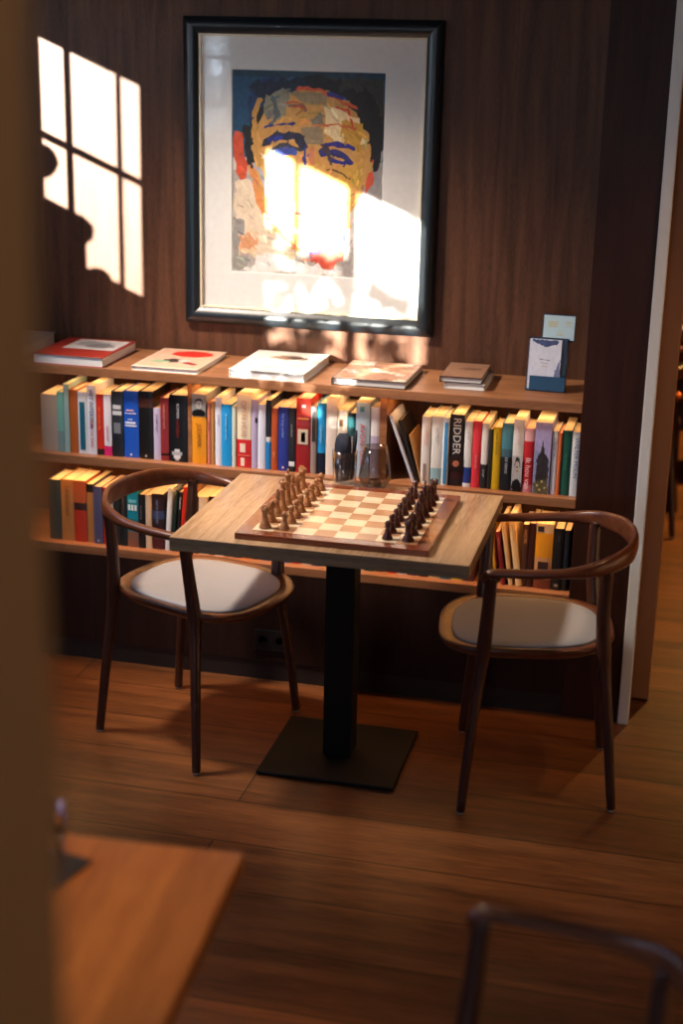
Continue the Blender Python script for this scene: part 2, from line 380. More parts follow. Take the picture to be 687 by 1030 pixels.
G.poly([(330, 740), (380, 745), (440, 715), (500, 700), (500, 735), (380, 770)], (76, 62, 140), 14)
G.poly([(370, 760), (500, 720), (500, 770), (440, 820), (400, 790)], (204, 84, 58), 12)
G.poly([(345, 770), (370, 775), (355, 815)], (226, 140, 80), 8)
G.poly([(500, 770), (560, 760), (620, 790), (618, 838), (470, 838)], (170, 160, 156), 12)
G.poly([(100, 690), (180, 690), (170, 760), (110, 780)], (226, 196, 160), 14)
G.oval(150, 720, 40, 30, (214, 152, 110), 22, 40)
G.poly([(200, 760), (460, 810), (460, 840), (130, 840)], (232, 226, 220), 16)
brush = np.random.default_rng(9)
for k in range(420):
    bx_, by_ = brush.uniform(90, 630), brush.uniform(85, 830)
    px_, py_ = int((bx_-80)/560*(G.nx-1)), int((by_-73)/767*(G.ny-1)); base_c = G.c[py_, px_].copy()
    ox, oy = bx_-370, (by_-400)*.85; ang = math.atan2(oy, ox)+PI/2+brush.normal(0, .35); ln = brush.uniform(10, 34); rad = brush.uniform(2, 5.5)
    colr_ = np.clip(base_c*brush.uniform(.78, 1.2)+brush.normal(0, 8, 3), 0, 255)
    G.line([(bx_-math.cos(ang)*ln/2, by_-math.sin(ang)*ln/2), (bx_+math.cos(ang)*ln/2, by_+math.sin(ang)*ln/2)], rad, colr_, 0, al=.85)
G.grain(9, 60); G.grain(6, 110)
cv.mesh('portrait_print', ax1-ax0-.002, az1-az0-.002, pic, PRINT, Matrix.Translation((ax0+.001, -.0036, az0+.001)))
box('glazing', fx0+i0, fx1-i0, -.0125, -.0105, fz0+i0, fz1-i0, M['glass'], pic)

# ------------------------------------------------------------------ books
PAGE = wood('book_pages', (196, 172, 134), (232, 212, 178), 'y', 30, .8, .05, 1)
PAGEW = flat((226, 224, 220), .8)
books = []
def book(x0, x1, z0, ztop, cols, desc, short, where, group, y=.032, depth=None, lean=0, title=None, pic=None, name='book', hard=None, panels=()):
    """cols: list of (fraction from bottom, colour); title: (text, colour, from_top_fraction, size_fraction)"""
    W = x1-x0; Ht = ztop-z0
    depth = depth or random.uniform(.135, .18)
    r = bpy.data.objects.new(name, None); r.empty_display_size = .02; COL.objects.link(r); r.location = (x0, y, z0+.0004); r.rotation_euler = (0, lean, 0)
    W = max(W-.0006, .006)
    hard = random.random() < .45 if hard is None else hard
    t = .0022 if hard else .0009; ov = .003 if hard else .0
    cols = cols if isinstance(cols[0], (tuple, list)) and isinstance(cols[0][1], (tuple, list)) else [(0, cols)]
    zs = [c[0]*Ht for c in cols]+[Ht]
    bm = bmesh.new()
    # cross-section of cover (U) in plan, spine slightly rounded towards -y
    bul = min(.003, W*.12)
    outer = [(0, depth)] + [(0, .003)] + [(W*(.5-.5*math.cos(PI*k/6)), .003-.003*math.sin(PI*k/6)-bul*math.sin(PI*k/6)*.5+bul*.5) for k in range(1, 6)] + [(W, .003), (W, depth)]
    inner = [(W-t, depth), (W-t, .003+t)] + [(t, .003+t), (t, depth)]
    loop = outer+inner; n = len(loop)
    rings = [[bm.verts.new((a, b, z)) for a, b in loop] for z in zs]
    for k in range(len(zs)-1):
        for j in range(n):
            f = bm.faces.new((rings[k][j], rings[k][(j+1) % n], rings[k+1][(j+1) % n], rings[k+1][j])); f.material_index = k
    no = len(outer)
    for ring, mi in ((rings[0], 0), (rings[-1], len(cols)-1)):
        # caps: quads between outer and inner walls
        fs = [(ring[0], ring[1], ring[no+2], ring[no+3]), (ring[no-2], ring[no-1], ring[no], ring[no+1])]
        fs.append(tuple([ring[no+1], ring[no+2]]+ring[1:no-1]))
        for f in fs:
            q = bm.faces.new(f); q.material_index = mi
    cov = obj('cover', bm, [flat(c[1], .42 if hard else .5) for c in cols], r)
    bm = bmesh.new(); add_box(bm, t+.0002, W-t-.0002, .003+t, depth-ov, ov, Ht-ov)
    obj('pages', bm, PAGE, r)
    if title:
        for tt in (title if isinstance(title, list) else [title]):
            txt, tc, ft, sf = tt
            me = text_mesh(txt, W*sf); me.materials.append(flat(tc, .5))
            o = bpy.data.objects.new('title', me); COL.objects.link(o); o.parent = r
            # reads from the top of the spine downwards, facing -y
            o.matrix_local = Matrix.Translation((W/2, -bul*.5-.0006+bul*.0, Ht*(1-ft))) @ Matrix(((0, 1, 0, 0), (0, 0, -1, 0), (-1, 0, 0, 0), (0, 0, 0, 1)))
    for (fz0_, fz1_, fx0_, fx1_, c) in panels:
        bm = bmesh.new(); add_box(bm, W*fx0_, W*fx1_, -.0009, .001, Ht*fz0_, Ht*fz1_)
        obj('spine_panel', bm, flat(c, .45), r)
    if pic:
        f0, f1, cvs = pic
        cvs.mesh('spine_photo', W*.94, Ht*(f1-f0), r, PRINTG, Matrix.Translation((W*.03, -.0011, Ht*f0)))
    books.append((r, desc, short, where, group))
    return r
def face_canvas(bgc=(150, 150, 150), skin=(190, 190, 186), hair=(40, 40, 42), body=(20, 20, 22), seed=1, cy=35):
    c = Canvas(0, 60, 0, 90, 22, bgc, seed)
    c.poly([(0, 90), (5, 68), (25, 60), (40, 60), (58, 70), (60, 90)], body, 2)
    c.oval(31, cy-3, 16, 20, hair, 2); c.oval(31, cy+5, 14, 20, skin, 1); c.poly([(15, cy-6), (20, cy-20), (42, cy-20), (47, cy-6), (40, cy-11), (24, cy-11)], hair, 2)
    c.line([(24, cy+2), (28, cy+2)], 1.5, hair); c.line([(34, cy+2), (38, cy+2)], 1.5, hair); c.line([(27, cy+14), (36, cy+14)], 1.3, (120, 80, 70)); c.line([(31, cy+3), (30, cy+9)], 1.1, (120, 110, 100))
    c.grain(10, 20); return c
def castle_canvas():
    c = Canvas(0, 60, 0, 170, 24, (168, 160, 206), 4)
    c.poly([(0, 60), (60, 90), (60, 170), (0, 170)], (140, 150, 190), 5)
    c.poly([(6, 170), (10, 90), (22, 70), (30, 40), (40, 72), (54, 85), (58, 170)], (52, 46, 48), 3)
    c.poly([(0, 140), (60, 132), (60, 170), (0, 170)], (92, 84, 52), 8)
    for x, y in ((16, 150), (34, 140), (46, 155), (26, 160)): c.oval(x, y, 4, 3, (206, 190, 140), 1)
    c.grain(14, 30); return c
C = dict
MID = 'books on the middle shelf row'; LOW = 'books on the bottom shelf row'
Y1 = .032
row1 = [
 # u0,u1,vtop, cols, desc, short, extra
 (41, 57.5, 397, (178, 160, 142), 'thick beige-grey book', 'beige-grey book', {}),
 (57.7, 64.3, 394.6, [(0, (120, 150, 150)), (.35, (116, 178, 164))], 'light teal green book', 'light teal book', {}),
 (64.5, 70, 386.5, (150, 180, 176), 'tall pale grey-green book', 'pale grey-green book', {}),
 (70.2, 78, 392.4, (176, 90, 30), 'orange-brown book', 'orange-brown book', {}),
 (78.4, 87.6, 394.6, (222, 226, 228), 'white book with a dark teal spine panel', 'teal-panelled book', C(panels=[(.06, .84, .22, .78, (18, 96, 122))])),
 (88, 96.8, 388, (222, 226, 236), 'tall white book lettered in blue and red', 'blue and red lettered white book', C(title=[('HET INTERIEUR', (50, 60, 110), .06, .62), ('VAN DE DAG', (200, 70, 60), .5, .5)])),
 (97, 104.3, 397, [(0, (40, 16, 14)), (.1, (202, 40, 20))], 'bright red book with a black foot', 'bright red book', C(title=('een nieuwe dag', (240, 150, 60), .2, .5))),
 (104.6, 112.2, 397, [(0, (214, 32, 106)), (.16, (228, 226, 232))], 'white book with a magenta pink foot', 'pink-footed book', C(title=('tussentijd', (214, 120, 160), .5, .5))),
 (112.5, 123.9, 393.8, [(0, (26, 28, 34)), (.3, (30, 36, 46)), (.42, (44, 48, 56))], 'black book with pale lettering', 'pale-lettered black book', C(panels=[(.36, .52, .2, .8, (120, 124, 132)), (.64, .7, .1, .9, (206, 208, 210)), (.73, .79, .15, .85, (200, 202, 206))])),
 (124.1, 139.2, 393.8, (26, 84, 190), 'wide royal blue hardback with white lettering', 'royal blue book', C(hard=True, panels=[(.47, .49, .12, .88, (220, 226, 236)), (.51, .54, .12, .8, (220, 226, 236)), (.57, .58, .3, .6, (220, 226, 236)), (.66, .67, .1, .85, (214, 206, 214)), (.70, .72, .2, .7, (226, 170, 160)), (.03, .06, .42, .54, (230, 230, 235))])),
 (139.5, 154, 394, [(0, (16, 14, 14)), (.76, (72, 40, 26)), (.9, (24, 20, 20))], 'wide black book with a brown band near its top', 'brown-banded black book', C(panels=[(.03, .06, .42, .54, (200, 190, 170))])),
 (154.3, 161.3, 411, (196, 184, 212), 'short lilac book', 'short lilac book', C(title=('de stille tuin', (120, 100, 140), .1, .5))),
 (161.5, 169.8, 400.4, [(0, (132, 40, 44)), (.08, (30, 10, 12)), (.12, (138, 42, 46))], 'dark red book', 'dark red book', C(title=('verzameld werk', (206, 150, 130), .1, .45))),
 (170.2, 188.3, 397.8, (16, 17, 22), 'thick black book with a white emblem at its foot', 'emblem book', C(hard=True, title=[('ROMAN', (190, 190, 196), .12, .22), ('verhalen', (130, 30, 26), .35, .3)], panels=[(.05, .1, .25, .62, (214, 216, 220)), (.1, .15, .15, .72, (170, 174, 180)), (.15, .19, .3, .58, (214, 216, 220)), (.02, .05, .34, .54, (190, 192, 196))])),
 (192.8, 207.3, 396.7, [(0, (232, 150, 26)), (.68, (150, 150, 152))], 'orange book lettered JULIANA under a grey portrait', 'JULIANA book', C(hard=False, title=('JULIANA', (150, 90, 20), .42, .42), pic=(.69, .985, 'face1'))),
 (208, 211.8, 405.5, (206, 126, 104), 'thin salmon pink book', 'thin salmon book', C(title=('korte tijd', (150, 50, 50), .3, .6))),
 (212, 215.6, 404, (186, 132, 72), 'thin tan book', 'thin tan book', {}),
 (216, 222.6, 400, (222, 226, 240), 'slim bluish-white book', 'slim bluish-white book', C(title=('brieven', (150, 160, 190), .25, .5))),
 (222.8, 233, 407, (22, 150, 220), 'sky blue book', 'sky blue book', C(title=('de zomer van toen', (150, 206, 236), .14, .34))),
 (233.3, 237.4, 409, (206, 220, 206), 'thin mint-white book', 'thin mint book', {}),
 (237.7, 252.2, 397, [(0, (206, 28, 30)), (.385, (236, 224, 196))], 'cream book with a bright red lower third', 'red-footed cream book', C(title=[('OPEN HUIS', (206, 150, 120), .08, .5)], panels=[(.21, .33, .24, .62, (238, 214, 196)), (.16, .17, .06, .94, (226, 130, 110)), (.02, .13, .3, .56, (238, 222, 206))])),
 (252.5, 258.8, 402.5, (178, 166, 200), 'lilac-grey book with a small black mark', 'marked lilac book', C(panels=[(.67, .74, .62, .98, (24, 24, 30))])),
 (259.1, 266.8, 407, (214, 220, 238), 'pale blue-white book', 'pale blue-white book', {}),
 (267, 272.3, 403, [(0, (20, 126, 200)), (.40, (206, 206, 206)), (.47, (24, 34, 50))], 'thin book, navy above and blue below', 'navy and blue book', {}),
 (272.6, 279.2, 411, (176, 78, 36), 'short rust-orange book', 'rust-orange book', C(title=('land', (220, 160, 110), .7, .5))),
 (279.5, 289.8, 410, (36, 52, 142), 'dark blue book', 'dark blue book', C(title=('het lange verhaal', (130, 160, 206), .1, .34), panels=[(.04, .07, .42, .6, (216, 216, 226))])),
 (290, 297.4, 410.5, [(0, (26, 28, 34)), (.3, (30, 32, 38))], 'black book with a white square label', 'white-labelled black book', C(title=('avondlicht', (150, 150, 156), .25, .42), panels=[(.09, .16, .12, .88, (222, 224, 226))])),
 (297.8, 312.2, 401, [(0, (150, 26, 30)), (.37, (140, 30, 34)), (.64, (150, 44, 50)), (.78, (196, 52, 34))], 'wide red book with a framed cream picture', 'picture-panelled red book', C(hard=True, panels=[(.39, .59, .12, .84, (206, 190, 168)), (.42, .55, .36, .66, (60, 56, 56)), (.88, .92, .4, .66, (240, 224, 214)), (.02, .1, .28, .6, (206, 150, 90)), (.72, .74, .1, .9, (222, 130, 60))])),
 (312.5, 318.4, 409, (150, 134, 128), 'grey-brown book with a black panel', 'black-panelled grey book', C(panels=[(.48, .93, .2, .8, (40, 36, 38))])),
 (318.8, 327, 406, [(0, (18, 28, 50)), (.3, (20, 148, 214))], 'bright blue book with a navy foot', 'navy-footed blue book', C(title=('ontmoetingen', (170, 210, 232), .3, .4))),
 (327.6, 338.4, 401, (228, 216, 206), 'tall cream-white book', 'tall cream-white book', {}),
 (338.8, 348.8, 413, (222, 208, 188), 'cream book with a tiny face picture', 'face-marked cream book', C(panels=[(.76, .86, .2, .62, (150, 104, 70)), (.78, .83, .3, .5, (222, 190, 160))])),
 (349.3, 356.8, 416, [(0, (28, 38, 40)), (.62, (34, 80, 84)), (.78, (46, 130, 140)), (.94, (26, 34, 38))], 'black book with a teal top and white lettering', 'teal-topped book', C(title=('DROOM', (222, 222, 222), .36, .6))),
 (357.2, 371.2, 405, (172, 196, 214), 'pale blue book with large red lettering', 'red-lettered pale blue book', C(hard=False, title=('AVONTUUR', (214, 66, 50), .28, .55), panels=[(.88, .95, .3, .6, (90, 150, 160))])),
 (371.8, 380.8, 410, [(0, (180, 170, 196)), (.6, (226, 222, 224))], 'white book mottled lilac below', 'white and lilac book', {}),
 (423.5, 432.6, 419, (226, 220, 214), 'off-white book with faint red lettering', 'faintly lettered off-white book', C(title=('ZOMERTIJD', (222, 160, 140), .12, .45), panels=[(.04, .3, .3, .62, (150, 130, 124))])),
 (433.2, 444.2, 419, [(0, (150, 186, 196)), (.24, (228, 226, 220))], 'cream book with a pale turquoise foot', 'turquoise-footed book', C(title=('Een Park', (170, 180, 190), .16, .4))),
 (444.6, 451.2, 420, (216, 224, 232), 'white book with a blue spine panel', 'blue-panelled white book', C(panels=[(.03, .93, .3, .85, (60, 140, 196))])),
 (451.5, 466, 417.4, [(0, (30, 22, 22)), (.1, (56, 20, 20)), (.2, (26, 22, 24))], 'black book lettered RIDDER above a face', 'RIDDER book', C(hard=True, title=('RIDDER', (214, 210, 206), .04, .76), pic=(.22, .42, 'face2'))),
 (466.4, 474.4, 424, [(0, (224, 224, 226)), (.06, (36, 60, 140)), (.3, (226, 226, 224))], 'white book with a blue picture at its foot', 'blue-pictured white book', C(title=('de reis', (170, 170, 176), .15, .4))),
 (474.8, 483.4, 424, (216, 52, 66), 'coral red book', 'coral red book', C(title=('hartstocht', (238, 150, 150), .5, .4))),
 (483.7, 490.8, 426, [(0, (34, 32, 36)), (.37, (226, 222, 216))], 'book, white above and black below', 'white and black book', C(title=('spiegel', (190, 190, 190), .7, .45))),
 (491, 494.8, 432, (40, 40, 36), 'thin black book', 'thin black book', {}),
 (495, 503.6, 430, (206, 166, 20), 'mustard yellow book', 'mustard yellow book', C(title=('onder de bomen', (90, 70, 20), .08, .4))),
 (504, 515, 426, [(0, (18, 22, 28)), (.5, (60, 96, 110)), (.62, (70, 128, 144))], 'book, slate blue above and black below', 'slate and black book', C(title=('DE GRENS', (210, 214, 220), .5, .34))),
 (515.3, 526.3, 422, [(0, (18, 18, 20)), (.3, (60, 60, 62)), (.42, (216, 214, 212))], 'tall white book with a dark portrait at its foot', 'dark-portrait white book', C(hard=False, pic=(.02, .5, 'face3'), title=('leven en werk', (200, 140, 130), .1, .3))),
 (526.6, 536.6, 431, [(0, (214, 130, 136)), (.12, (190, 26, 38)), (.8, (224, 170, 176))], 'red book with white script lettering', 'script-lettered red book', C(title=('Ik hou van', (240, 220, 222), .45, .8))),
 (537, 554, 425, (170, 162, 208), 'thick violet book with a castle picture', 'castle-picture book', C(hard=False, pic=(.0, 1., 'castle'))),
 (554.6, 560.4, 434, (218, 218, 226), 'slim white book with grey lettering', 'grey-lettered white book', C(title=('op weg naar huis', (110, 110, 140), .1, .5))),
 (560.7, 564.2, 436, (214, 110, 64), 'thin orange book', 'thin orange book', {}),
 (564.5, 574, 433.5, (24, 88, 72), 'dark green book', 'dark green book', C(title=('de tuinen', (70, 130, 96), .35, .5))),
 (574.4, 584, 435, (220, 224, 226), 'white book lettered WALTER in blue', 'WALTER book', C(title=('WALTER MOLIN', (86, 106, 150), .08, .62))),
]
pics = {'face1': lambda: face_canvas(seed=2), 'face2': lambda: face_canvas((34, 22, 22), (200, 120, 90), (40, 24, 22), (30, 20, 20), 3, 40), 'face3': lambda: face_canvas((180, 180, 182), (190, 176, 168), (40, 34, 34), (18, 18, 20), 5, 26), 'castle': castle_canvas}
VM = 432
def lay_row(rows, z0, vm, where, group, lastx=-9):
    for (u0, u1, vt, cols, desc, short, ex) in rows:
        ex = dict(ex); vmid = ex.pop('vm', vm)
        xa, xb = ony(u0, vmid, Y1)[0], ony(u1, vmid, Y1)[0]
        xa = max(xa, lastx+.0003); lastx = xb
        zt = ony((u0+u1)/2, vt, Y1)[2]; zt = min(zt, z0+.263)
        if 'pic' in ex: a, b, k = ex['pic']; ex['pic'] = (a, b, pics[k]())
        book(xa, xb, z0, zt, cols, desc, short, where, group, y=Y1+random.uniform(-.002, .004), **ex)
# slanting the measure line with the shelf
for i, r_ in enumerate(row1):
    r_[6]['vm'] = 425+(r_[0]-41)*.0735
lay_row(row1, .719, VM, 'middle shelf', MID)
# three books leaning in the gap right of the divider
def leaning(u_top, v_top, u_bot, v_bot, w, Ht, z0, cols, desc, short, where, group, **k):
    xt = ony(u_top, v_top, Y1)[0]; xb = ony(u_bot, v_bot, Y1)[0]
    a = math.asin(max(-.9, min(.9, (xt-xb)/Ht)))
    zoff = w*math.sin(a) if a > 0 else 0
    return book(xb, xb+w, z0+zoff, z0+zoff+Ht, cols, desc, short, where, group, lean=a, **k)
leaning(391, 420, 414, 484, .011, .223, .719, (206, 208, 226), 'pale lilac hardback leaning left', 'leaning lilac book', 'middle shelf', MID, depth=.17, hard=True)
leaning(400, 428, 418.4, 484, .012, .205, .719, (26, 20, 22), 'black book leaning left', 'leaning black book', 'middle shelf', MID, depth=.16)
leaning(411, 443, 422.6, 484, .005, .157, .719, (176, 130, 80), 'short tan booklet leaning left', 'leaning tan booklet', 'middle shelf', MID, depth=.15)

row2a = [
 (48.8, 60.9, 483, (48, 58, 54), 'wide dark green-grey book', 'dark green-grey book', {}),
 (61.2, 74, 483, (176, 120, 62), 'wide tan book', 'wide tan book', C(title=('LANDSCHAP', (110, 70, 36), .1, .4))),
 (74.3, 86.7, 484, [(0, (176, 50, 24)), (.52, (50, 26, 24)), (.64, (166, 82, 40))], 'orange-red book with a dark band', 'dark-banded orange book', {}),
 (87, 93.8, 487.6, [(0, (172, 116, 60)), (.86, (30, 24, 22))], 'light brown book with a black top', 'black-topped brown book', {}),
 (94.1, 103.2, 489.7, (72, 74, 108), 'slate blue book', 'slate blue book', C(panels=[(.04, .07, .4, .6, (180, 180, 190))])),
 (103.5, 109.3, 491, (190, 34, 24), 'scarlet book', 'scarlet book', {}),
 (109.6, 113.4, 492, (200, 214, 226), 'thin pale blue book', 'thin pale blue book', {}),
 (113.7, 120, 493, (28, 30, 30), 'slim black book', 'slim black book', {}),
 (120.3, 127.7, 492, (20, 26, 28), 'black book with brown lettering', 'brown-lettered black book', C(title=('NACHTVLUCHT', (110, 90, 70), .1, .45))),
 (128, 138.9, 494.6, [(0, (130, 80, 60)), (.12, (120, 84, 66)), (.28, (30, 110, 120)), (.5, (14, 130, 150))], 'teal book with large white letters', 'white-lettered teal book', C(panels=[(.66, .76, .1, .3, (210, 226, 228)), (.66, .76, .4, .6, (210, 226, 228)), (.66, .76, .7, .9, (210, 226, 228)), (.8, .85, .15, .85, (110, 180, 190))])),
 (139.2, 145.7, 497.5, (18, 18, 22), 'narrow black book with grey lettering', 'grey-lettered black book', C(title=('de weg terug', (120, 120, 126), .2, .4))),
 (146, 152.2, 498, (206, 180, 150), 'beige book', 'beige book', {}),
 (152.5, 164.2, 497.5, [(0, (70, 22, 26)), (.4, (44, 24, 28)), (.55, (54, 62, 100)), (.7, (40, 20, 24))], 'dark maroon book with a bluish mark', 'maroon book', C(title=('verre kusten', (110, 120, 150), .1, .4))),
]
for r_ in row2a: r_[6]['vm'] = 517+(r_[0]-41)*.08
lay_row(row2a, .409, 520, 'bottom shelf', LOW)
leaning(169, 499, 163.6+2.4, 563, .017, .218, .409, (214, 220, 226), 'white book leaning right', 'leaning white book', 'bottom shelf', LOW)
leaning(177, 500, 172.7, 563, .009, .212, .409, (20, 44, 40), 'dark green book leaning right', 'leaning dark green book', 'bottom shelf', LOW)
leaning(180.5, 501, 176.2, 563, .011, .208, .409, (24, 24, 26), 'black book with white lettering leaning right', 'leaning white-lettered black book', 'bottom shelf', LOW, title=('WANDELING', (206, 206, 206), .08, .7))
leaning(184.4, 496, 180.2, 563, .013, .226, .409, [(0, (186, 60, 24)), (.3, (196, 40, 22))], 'red and orange book leaning right', 'leaning red-orange book', 'bottom shelf', LOW)
row2b = [(u, u2, 500, c, d, s, {}) for u, u2, c, d, s in [
 (194, 199.6, (80, 40, 30), 'brown book behind the left chair post', 'brown book'),
 (200, 209.5, (214, 190, 156), 'cream book behind the table corner', 'cream book by the table corner'),
 (209.8, 216, (40, 36, 34), 'charcoal book behind the table corner', 'charcoal book'),
 (216.3, 224, (226, 222, 214), 'white book mostly hidden by the table', 'hidden white book'),
 (224.3, 233, (24, 26, 34), 'ink-black book mostly hidden by the table', 'hidden ink-black book'),
 (233.3, 243, (60, 60, 70), 'graphite grey book mostly hidden by the table', 'hidden graphite book'),
 (243.3, 252, (220, 120, 40), 'orange book mostly hidden by the table', 'hidden orange book'),
 (252.3, 262, (60, 30, 24), 'dark brown book mostly hidden by the table', 'hidden dark brown book'),
 (262.3, 273, (44, 60, 130), 'blue book mostly hidden by the table', 'hidden blue book'),
 (273.3, 281, (214, 216, 224), 'pale grey book mostly hidden by the table', 'hidden pale grey book'),
 (281.3, 292, (90, 110, 160), 'dusty blue book mostly hidden by the table', 'hidden dusty blue book'),
 (292.3, 303, (196, 60, 40), 'vermilion book mostly hidden by the table', 'hidden vermilion book'),
 (303.3, 313, (206, 196, 180), 'stone-coloured book mostly hidden by the table', 'hidden stone book'),
 (313.3, 325, (26, 60, 90), 'petrol blue book mostly hidden by the table', 'hidden petrol blue book'),
 (325.3, 337, (34, 26, 26), 'black-brown book mostly hidden by the table', 'hidden black-brown book'),
 (337.3, 346, (222, 214, 200), 'ivory book mostly hidden by the table', 'hidden ivory book'),
 (346.3, 356, (170, 30, 40), 'crimson book mostly hidden by the table', 'hidden crimson book'),
 (356.3, 366, (208, 206, 214), 'silver-white book mostly hidden by the table', 'hidden silver-white book'),
 (366.3, 377, (50, 90, 60), 'leaf green book mostly hidden by the table', 'hidden leaf green book'),
 (390, 400, (214, 60, 40), 'tomato red book mostly hidden by the table', 'hidden tomato red book'),
 (400.3, 410, (224, 224, 226), 'chalk-white book mostly hidden by the table', 'hidden chalk-white book'),
 (410.3, 421, (70, 44, 90), 'purple book mostly hidden by the table', 'hidden purple book'),
 (421.3, 432, (30, 30, 34), 'coal-black book mostly hidden by the table', 'hidden coal-black book'),
 (432.3, 443, (190, 160, 120), 'khaki book mostly hidden by the table', 'hidden khaki book'),
 (443.3, 455, (40, 100, 120), 'sea-blue book mostly hidden by the table', 'hidden sea-blue book'),
 (455.3, 466, (210, 180, 60), 'golden book mostly hidden by the table', 'hidden golden book'),
 (466.3, 478, (90, 40, 40), 'wine-red book beside the hidden table edge', 'wine-red book')]]
for r_ in row2b: r_[6]['vm'] = 517+(r_[0]-41)*.083
lay_row(row2b, .409, 520, 'bottom shelf', LOW)
leaning(492.5, 534, 499.6-4, 596, .010, .20, .409, (206, 150, 40), 'amber book leaning left behind the chair arm', 'leaning amber book', 'bottom shelf', LOW, y=.05)
leaning(498, 546, 505.3-1.5, 596, .013, .175, .409, (120, 24, 34), 'dark red book leaning left', 'leaning dark red book', 'bottom shelf', LOW, title=('VUUR EN ZOUT', (206, 130, 120), .1, .5))
leaning(503.2, 530, 511, 596, .013, .215, .409, (222, 186, 136), 'cream book leaning left', 'leaning cream book', 'bottom shelf', LOW, title=('korte verhalen', (120, 80, 50), .1, .4))
leaning(510.8, 528, 518.1, 596, .020, .222, .409, (228, 192, 140), 'thick cream book leaning left', 'leaning thick cream book', 'bottom shelf', LOW, title=[('DE BUREN VAN BOVEN', (120, 80, 50), .08, .26)])
row2c = [(524.6, 530.5, 528, (74, 40, 28), 'brown book with tan lettering', 'tan-lettered brown book', C(title=('NOORD', (206, 150, 90), .08, .7))),
 (530.8, 537.6, 527, (58, 26, 20), 'dark chestnut book', 'dark chestnut book', {}),
 (538, 555.6, 527, [(0, (120, 60, 40)), (.15, (206, 150, 100)), (.48, (222, 150, 30)), (.86, (214, 190, 160))], 'thick book with an amber block on its cream spine', 'amber-block book', C(panels=[(.3, .42, .2, .8, (60, 34, 30)), (.88, .96, .1, .45, (50, 40, 40))])),
 (556, 566, 532, (26, 24, 24), 'black book with a pale emblem', 'pale-emblem black book', C(hard=True, title=('STAD', (90, 90, 96), .1, .3), panels=[(.06, .1, .3, .7, (150, 140, 130))])),
 (566.3, 572.6, 534, (22, 26, 34), 'blue-black book at the right end', 'blue-black book', C(title=('het jaar van', (70, 90, 130), .3, .4)))]
for r_ in row2c: r_[6]['vm'] = 517+(r_[0]-41)*.083
lay_row(row2c, .409, 560, 'bottom shelf', LOW)
# label with neighbours on the same shelf
for where in ('middle shelf', 'bottom shelf'):
    row = sorted([b for b in books if b[3] == where], key=lambda b: b[0].location.x)
    for i, (r, desc, short, wh, grp) in enumerate(row):
        a = row[i-1][2] if i else None; b = row[i+1][2] if i+1 < len(row) else None
        if a: lab = '%s on the %s, right of the %s' % (desc, wh, a)
        else: lab = '%s at the left end of the %s' % (desc, wh)
        if len(lab.split()) > 16 and b: lab = '%s, %s, left of the %s' % (desc, wh, b)
        if len(lab.split()) > 16: lab = '%s on the %s' % (desc, wh)
        tag(r, lab, 'book', grp)

# ------------------------------------------------------------------ books lying on the top shelf
def flat_book(x, y, z, w, d, h, rz, cover, label, cvs=None, white_edge=(214, 222, 234), hard=True, cat='book', gl=PRINTG):
    r = thing('coffee_table_book' if w > .15 else 'hardback_book', label, cat, (x, y, z), rz, 'books lying on the top shelf')
    t = .0025
    bm = bmesh.new(); add_box(bm, 0, w, 0, d, 0, t, .0008, 1); add_box(bm, 0, w, 0, d, h-t, h, .0008, 1)
    add_box(bm, 0, t, 0, d, t, h-t)
    obj('cover', bm, flat(cover, .35), r)
    bm = bmesh.new(); add_box(bm, t, w-.004, .004, d-.004, t, h-t)
    obj('pages', bm, PAGEW if white_edge else PAGE, r)
    if cvs:
        c, (a0, a1, b0, b1) = cvs
        # picture lies on the cover: local XZ -> XY
        Mt = Matrix.Translation((w*a0, d*b0, h+.0004)) @ Matrix(((1, 0, 0, 0), (0, 0, 1, 0), (0, -1, 0, 0), (0, 0, 0, 1))).inverted() if False else Matrix.Translation((w*a0, d*b0, h+.0004)) @ Matrix.Rotation(-PI/2, 4, 'X')
        c.mesh('cover_picture', w*(a1-a0), d*(b1-b0), r, gl, Mt)
    return r
zt = 1.0184
c = Canvas(0, 100, 0, 100, 40, (196, 190, 190), 8); c.oval(40, 45, 30, 26, (150, 146, 150), 8); c.oval(62, 60, 26, 22, (120, 116, 122), 8); c.poly([(0, 0), (100, 0), (100, 14), (0, 10)], (222, 216, 212), 3); c.grain(14, 20)
flat_book(-1.385, .004, zt, .245, .30, .033, 0, (150, 44, 34), 'red-covered art book with grey cover photo, leftmost on the top shelf', (c, (.22, .95, .38, .92)))
c = Canvas(0, 100, 0, 130, 50, (222, 176, 150), 9); c.oval(58, 30, 33, 22, (206, 50, 40), 1); c.oval(45, 84, 16, 14, (60, 50, 50), 3); c.oval(62, 80, 10, 8, (220, 200, 190), 1); c.line([(70, 92), (84, 100)], 6, (150, 60, 60)); c.oval(26, 92, 14, 12, (150, 176, 140), 4); c.grain(8, 20)
flat_book(-1.043, .006, zt, .222, .305, .016, 0, (226, 196, 172), 'pale magazine-sized book with a red circle on its cover on the top shelf', (c, (.03, .97, .03, .97)))
c = Canvas(0, 100, 0, 120, 50, (226, 220, 210), 10); c.oval(56, 36, 30, 13, (150, 120, 96), 8); c.oval(66, 34, 16, 8, (70, 56, 48), 4); c.line([(20, 96), (60, 98)], 2, (180, 170, 160)); c.grain(5, 20)
flat_book(-.716, .006, zt, .247, .325, .028, .0, (216, 212, 206), 'cream large-format book with a small brown picture below the portrait', (c, (.03, .97, .03, .97)))
bm = bmesh.new(); add_box(bm, -.002, .249, -.0005, .326, -.0002, .0022); 
c = Canvas(0, 100, 0, 120, 50, (176, 128, 100), 11)
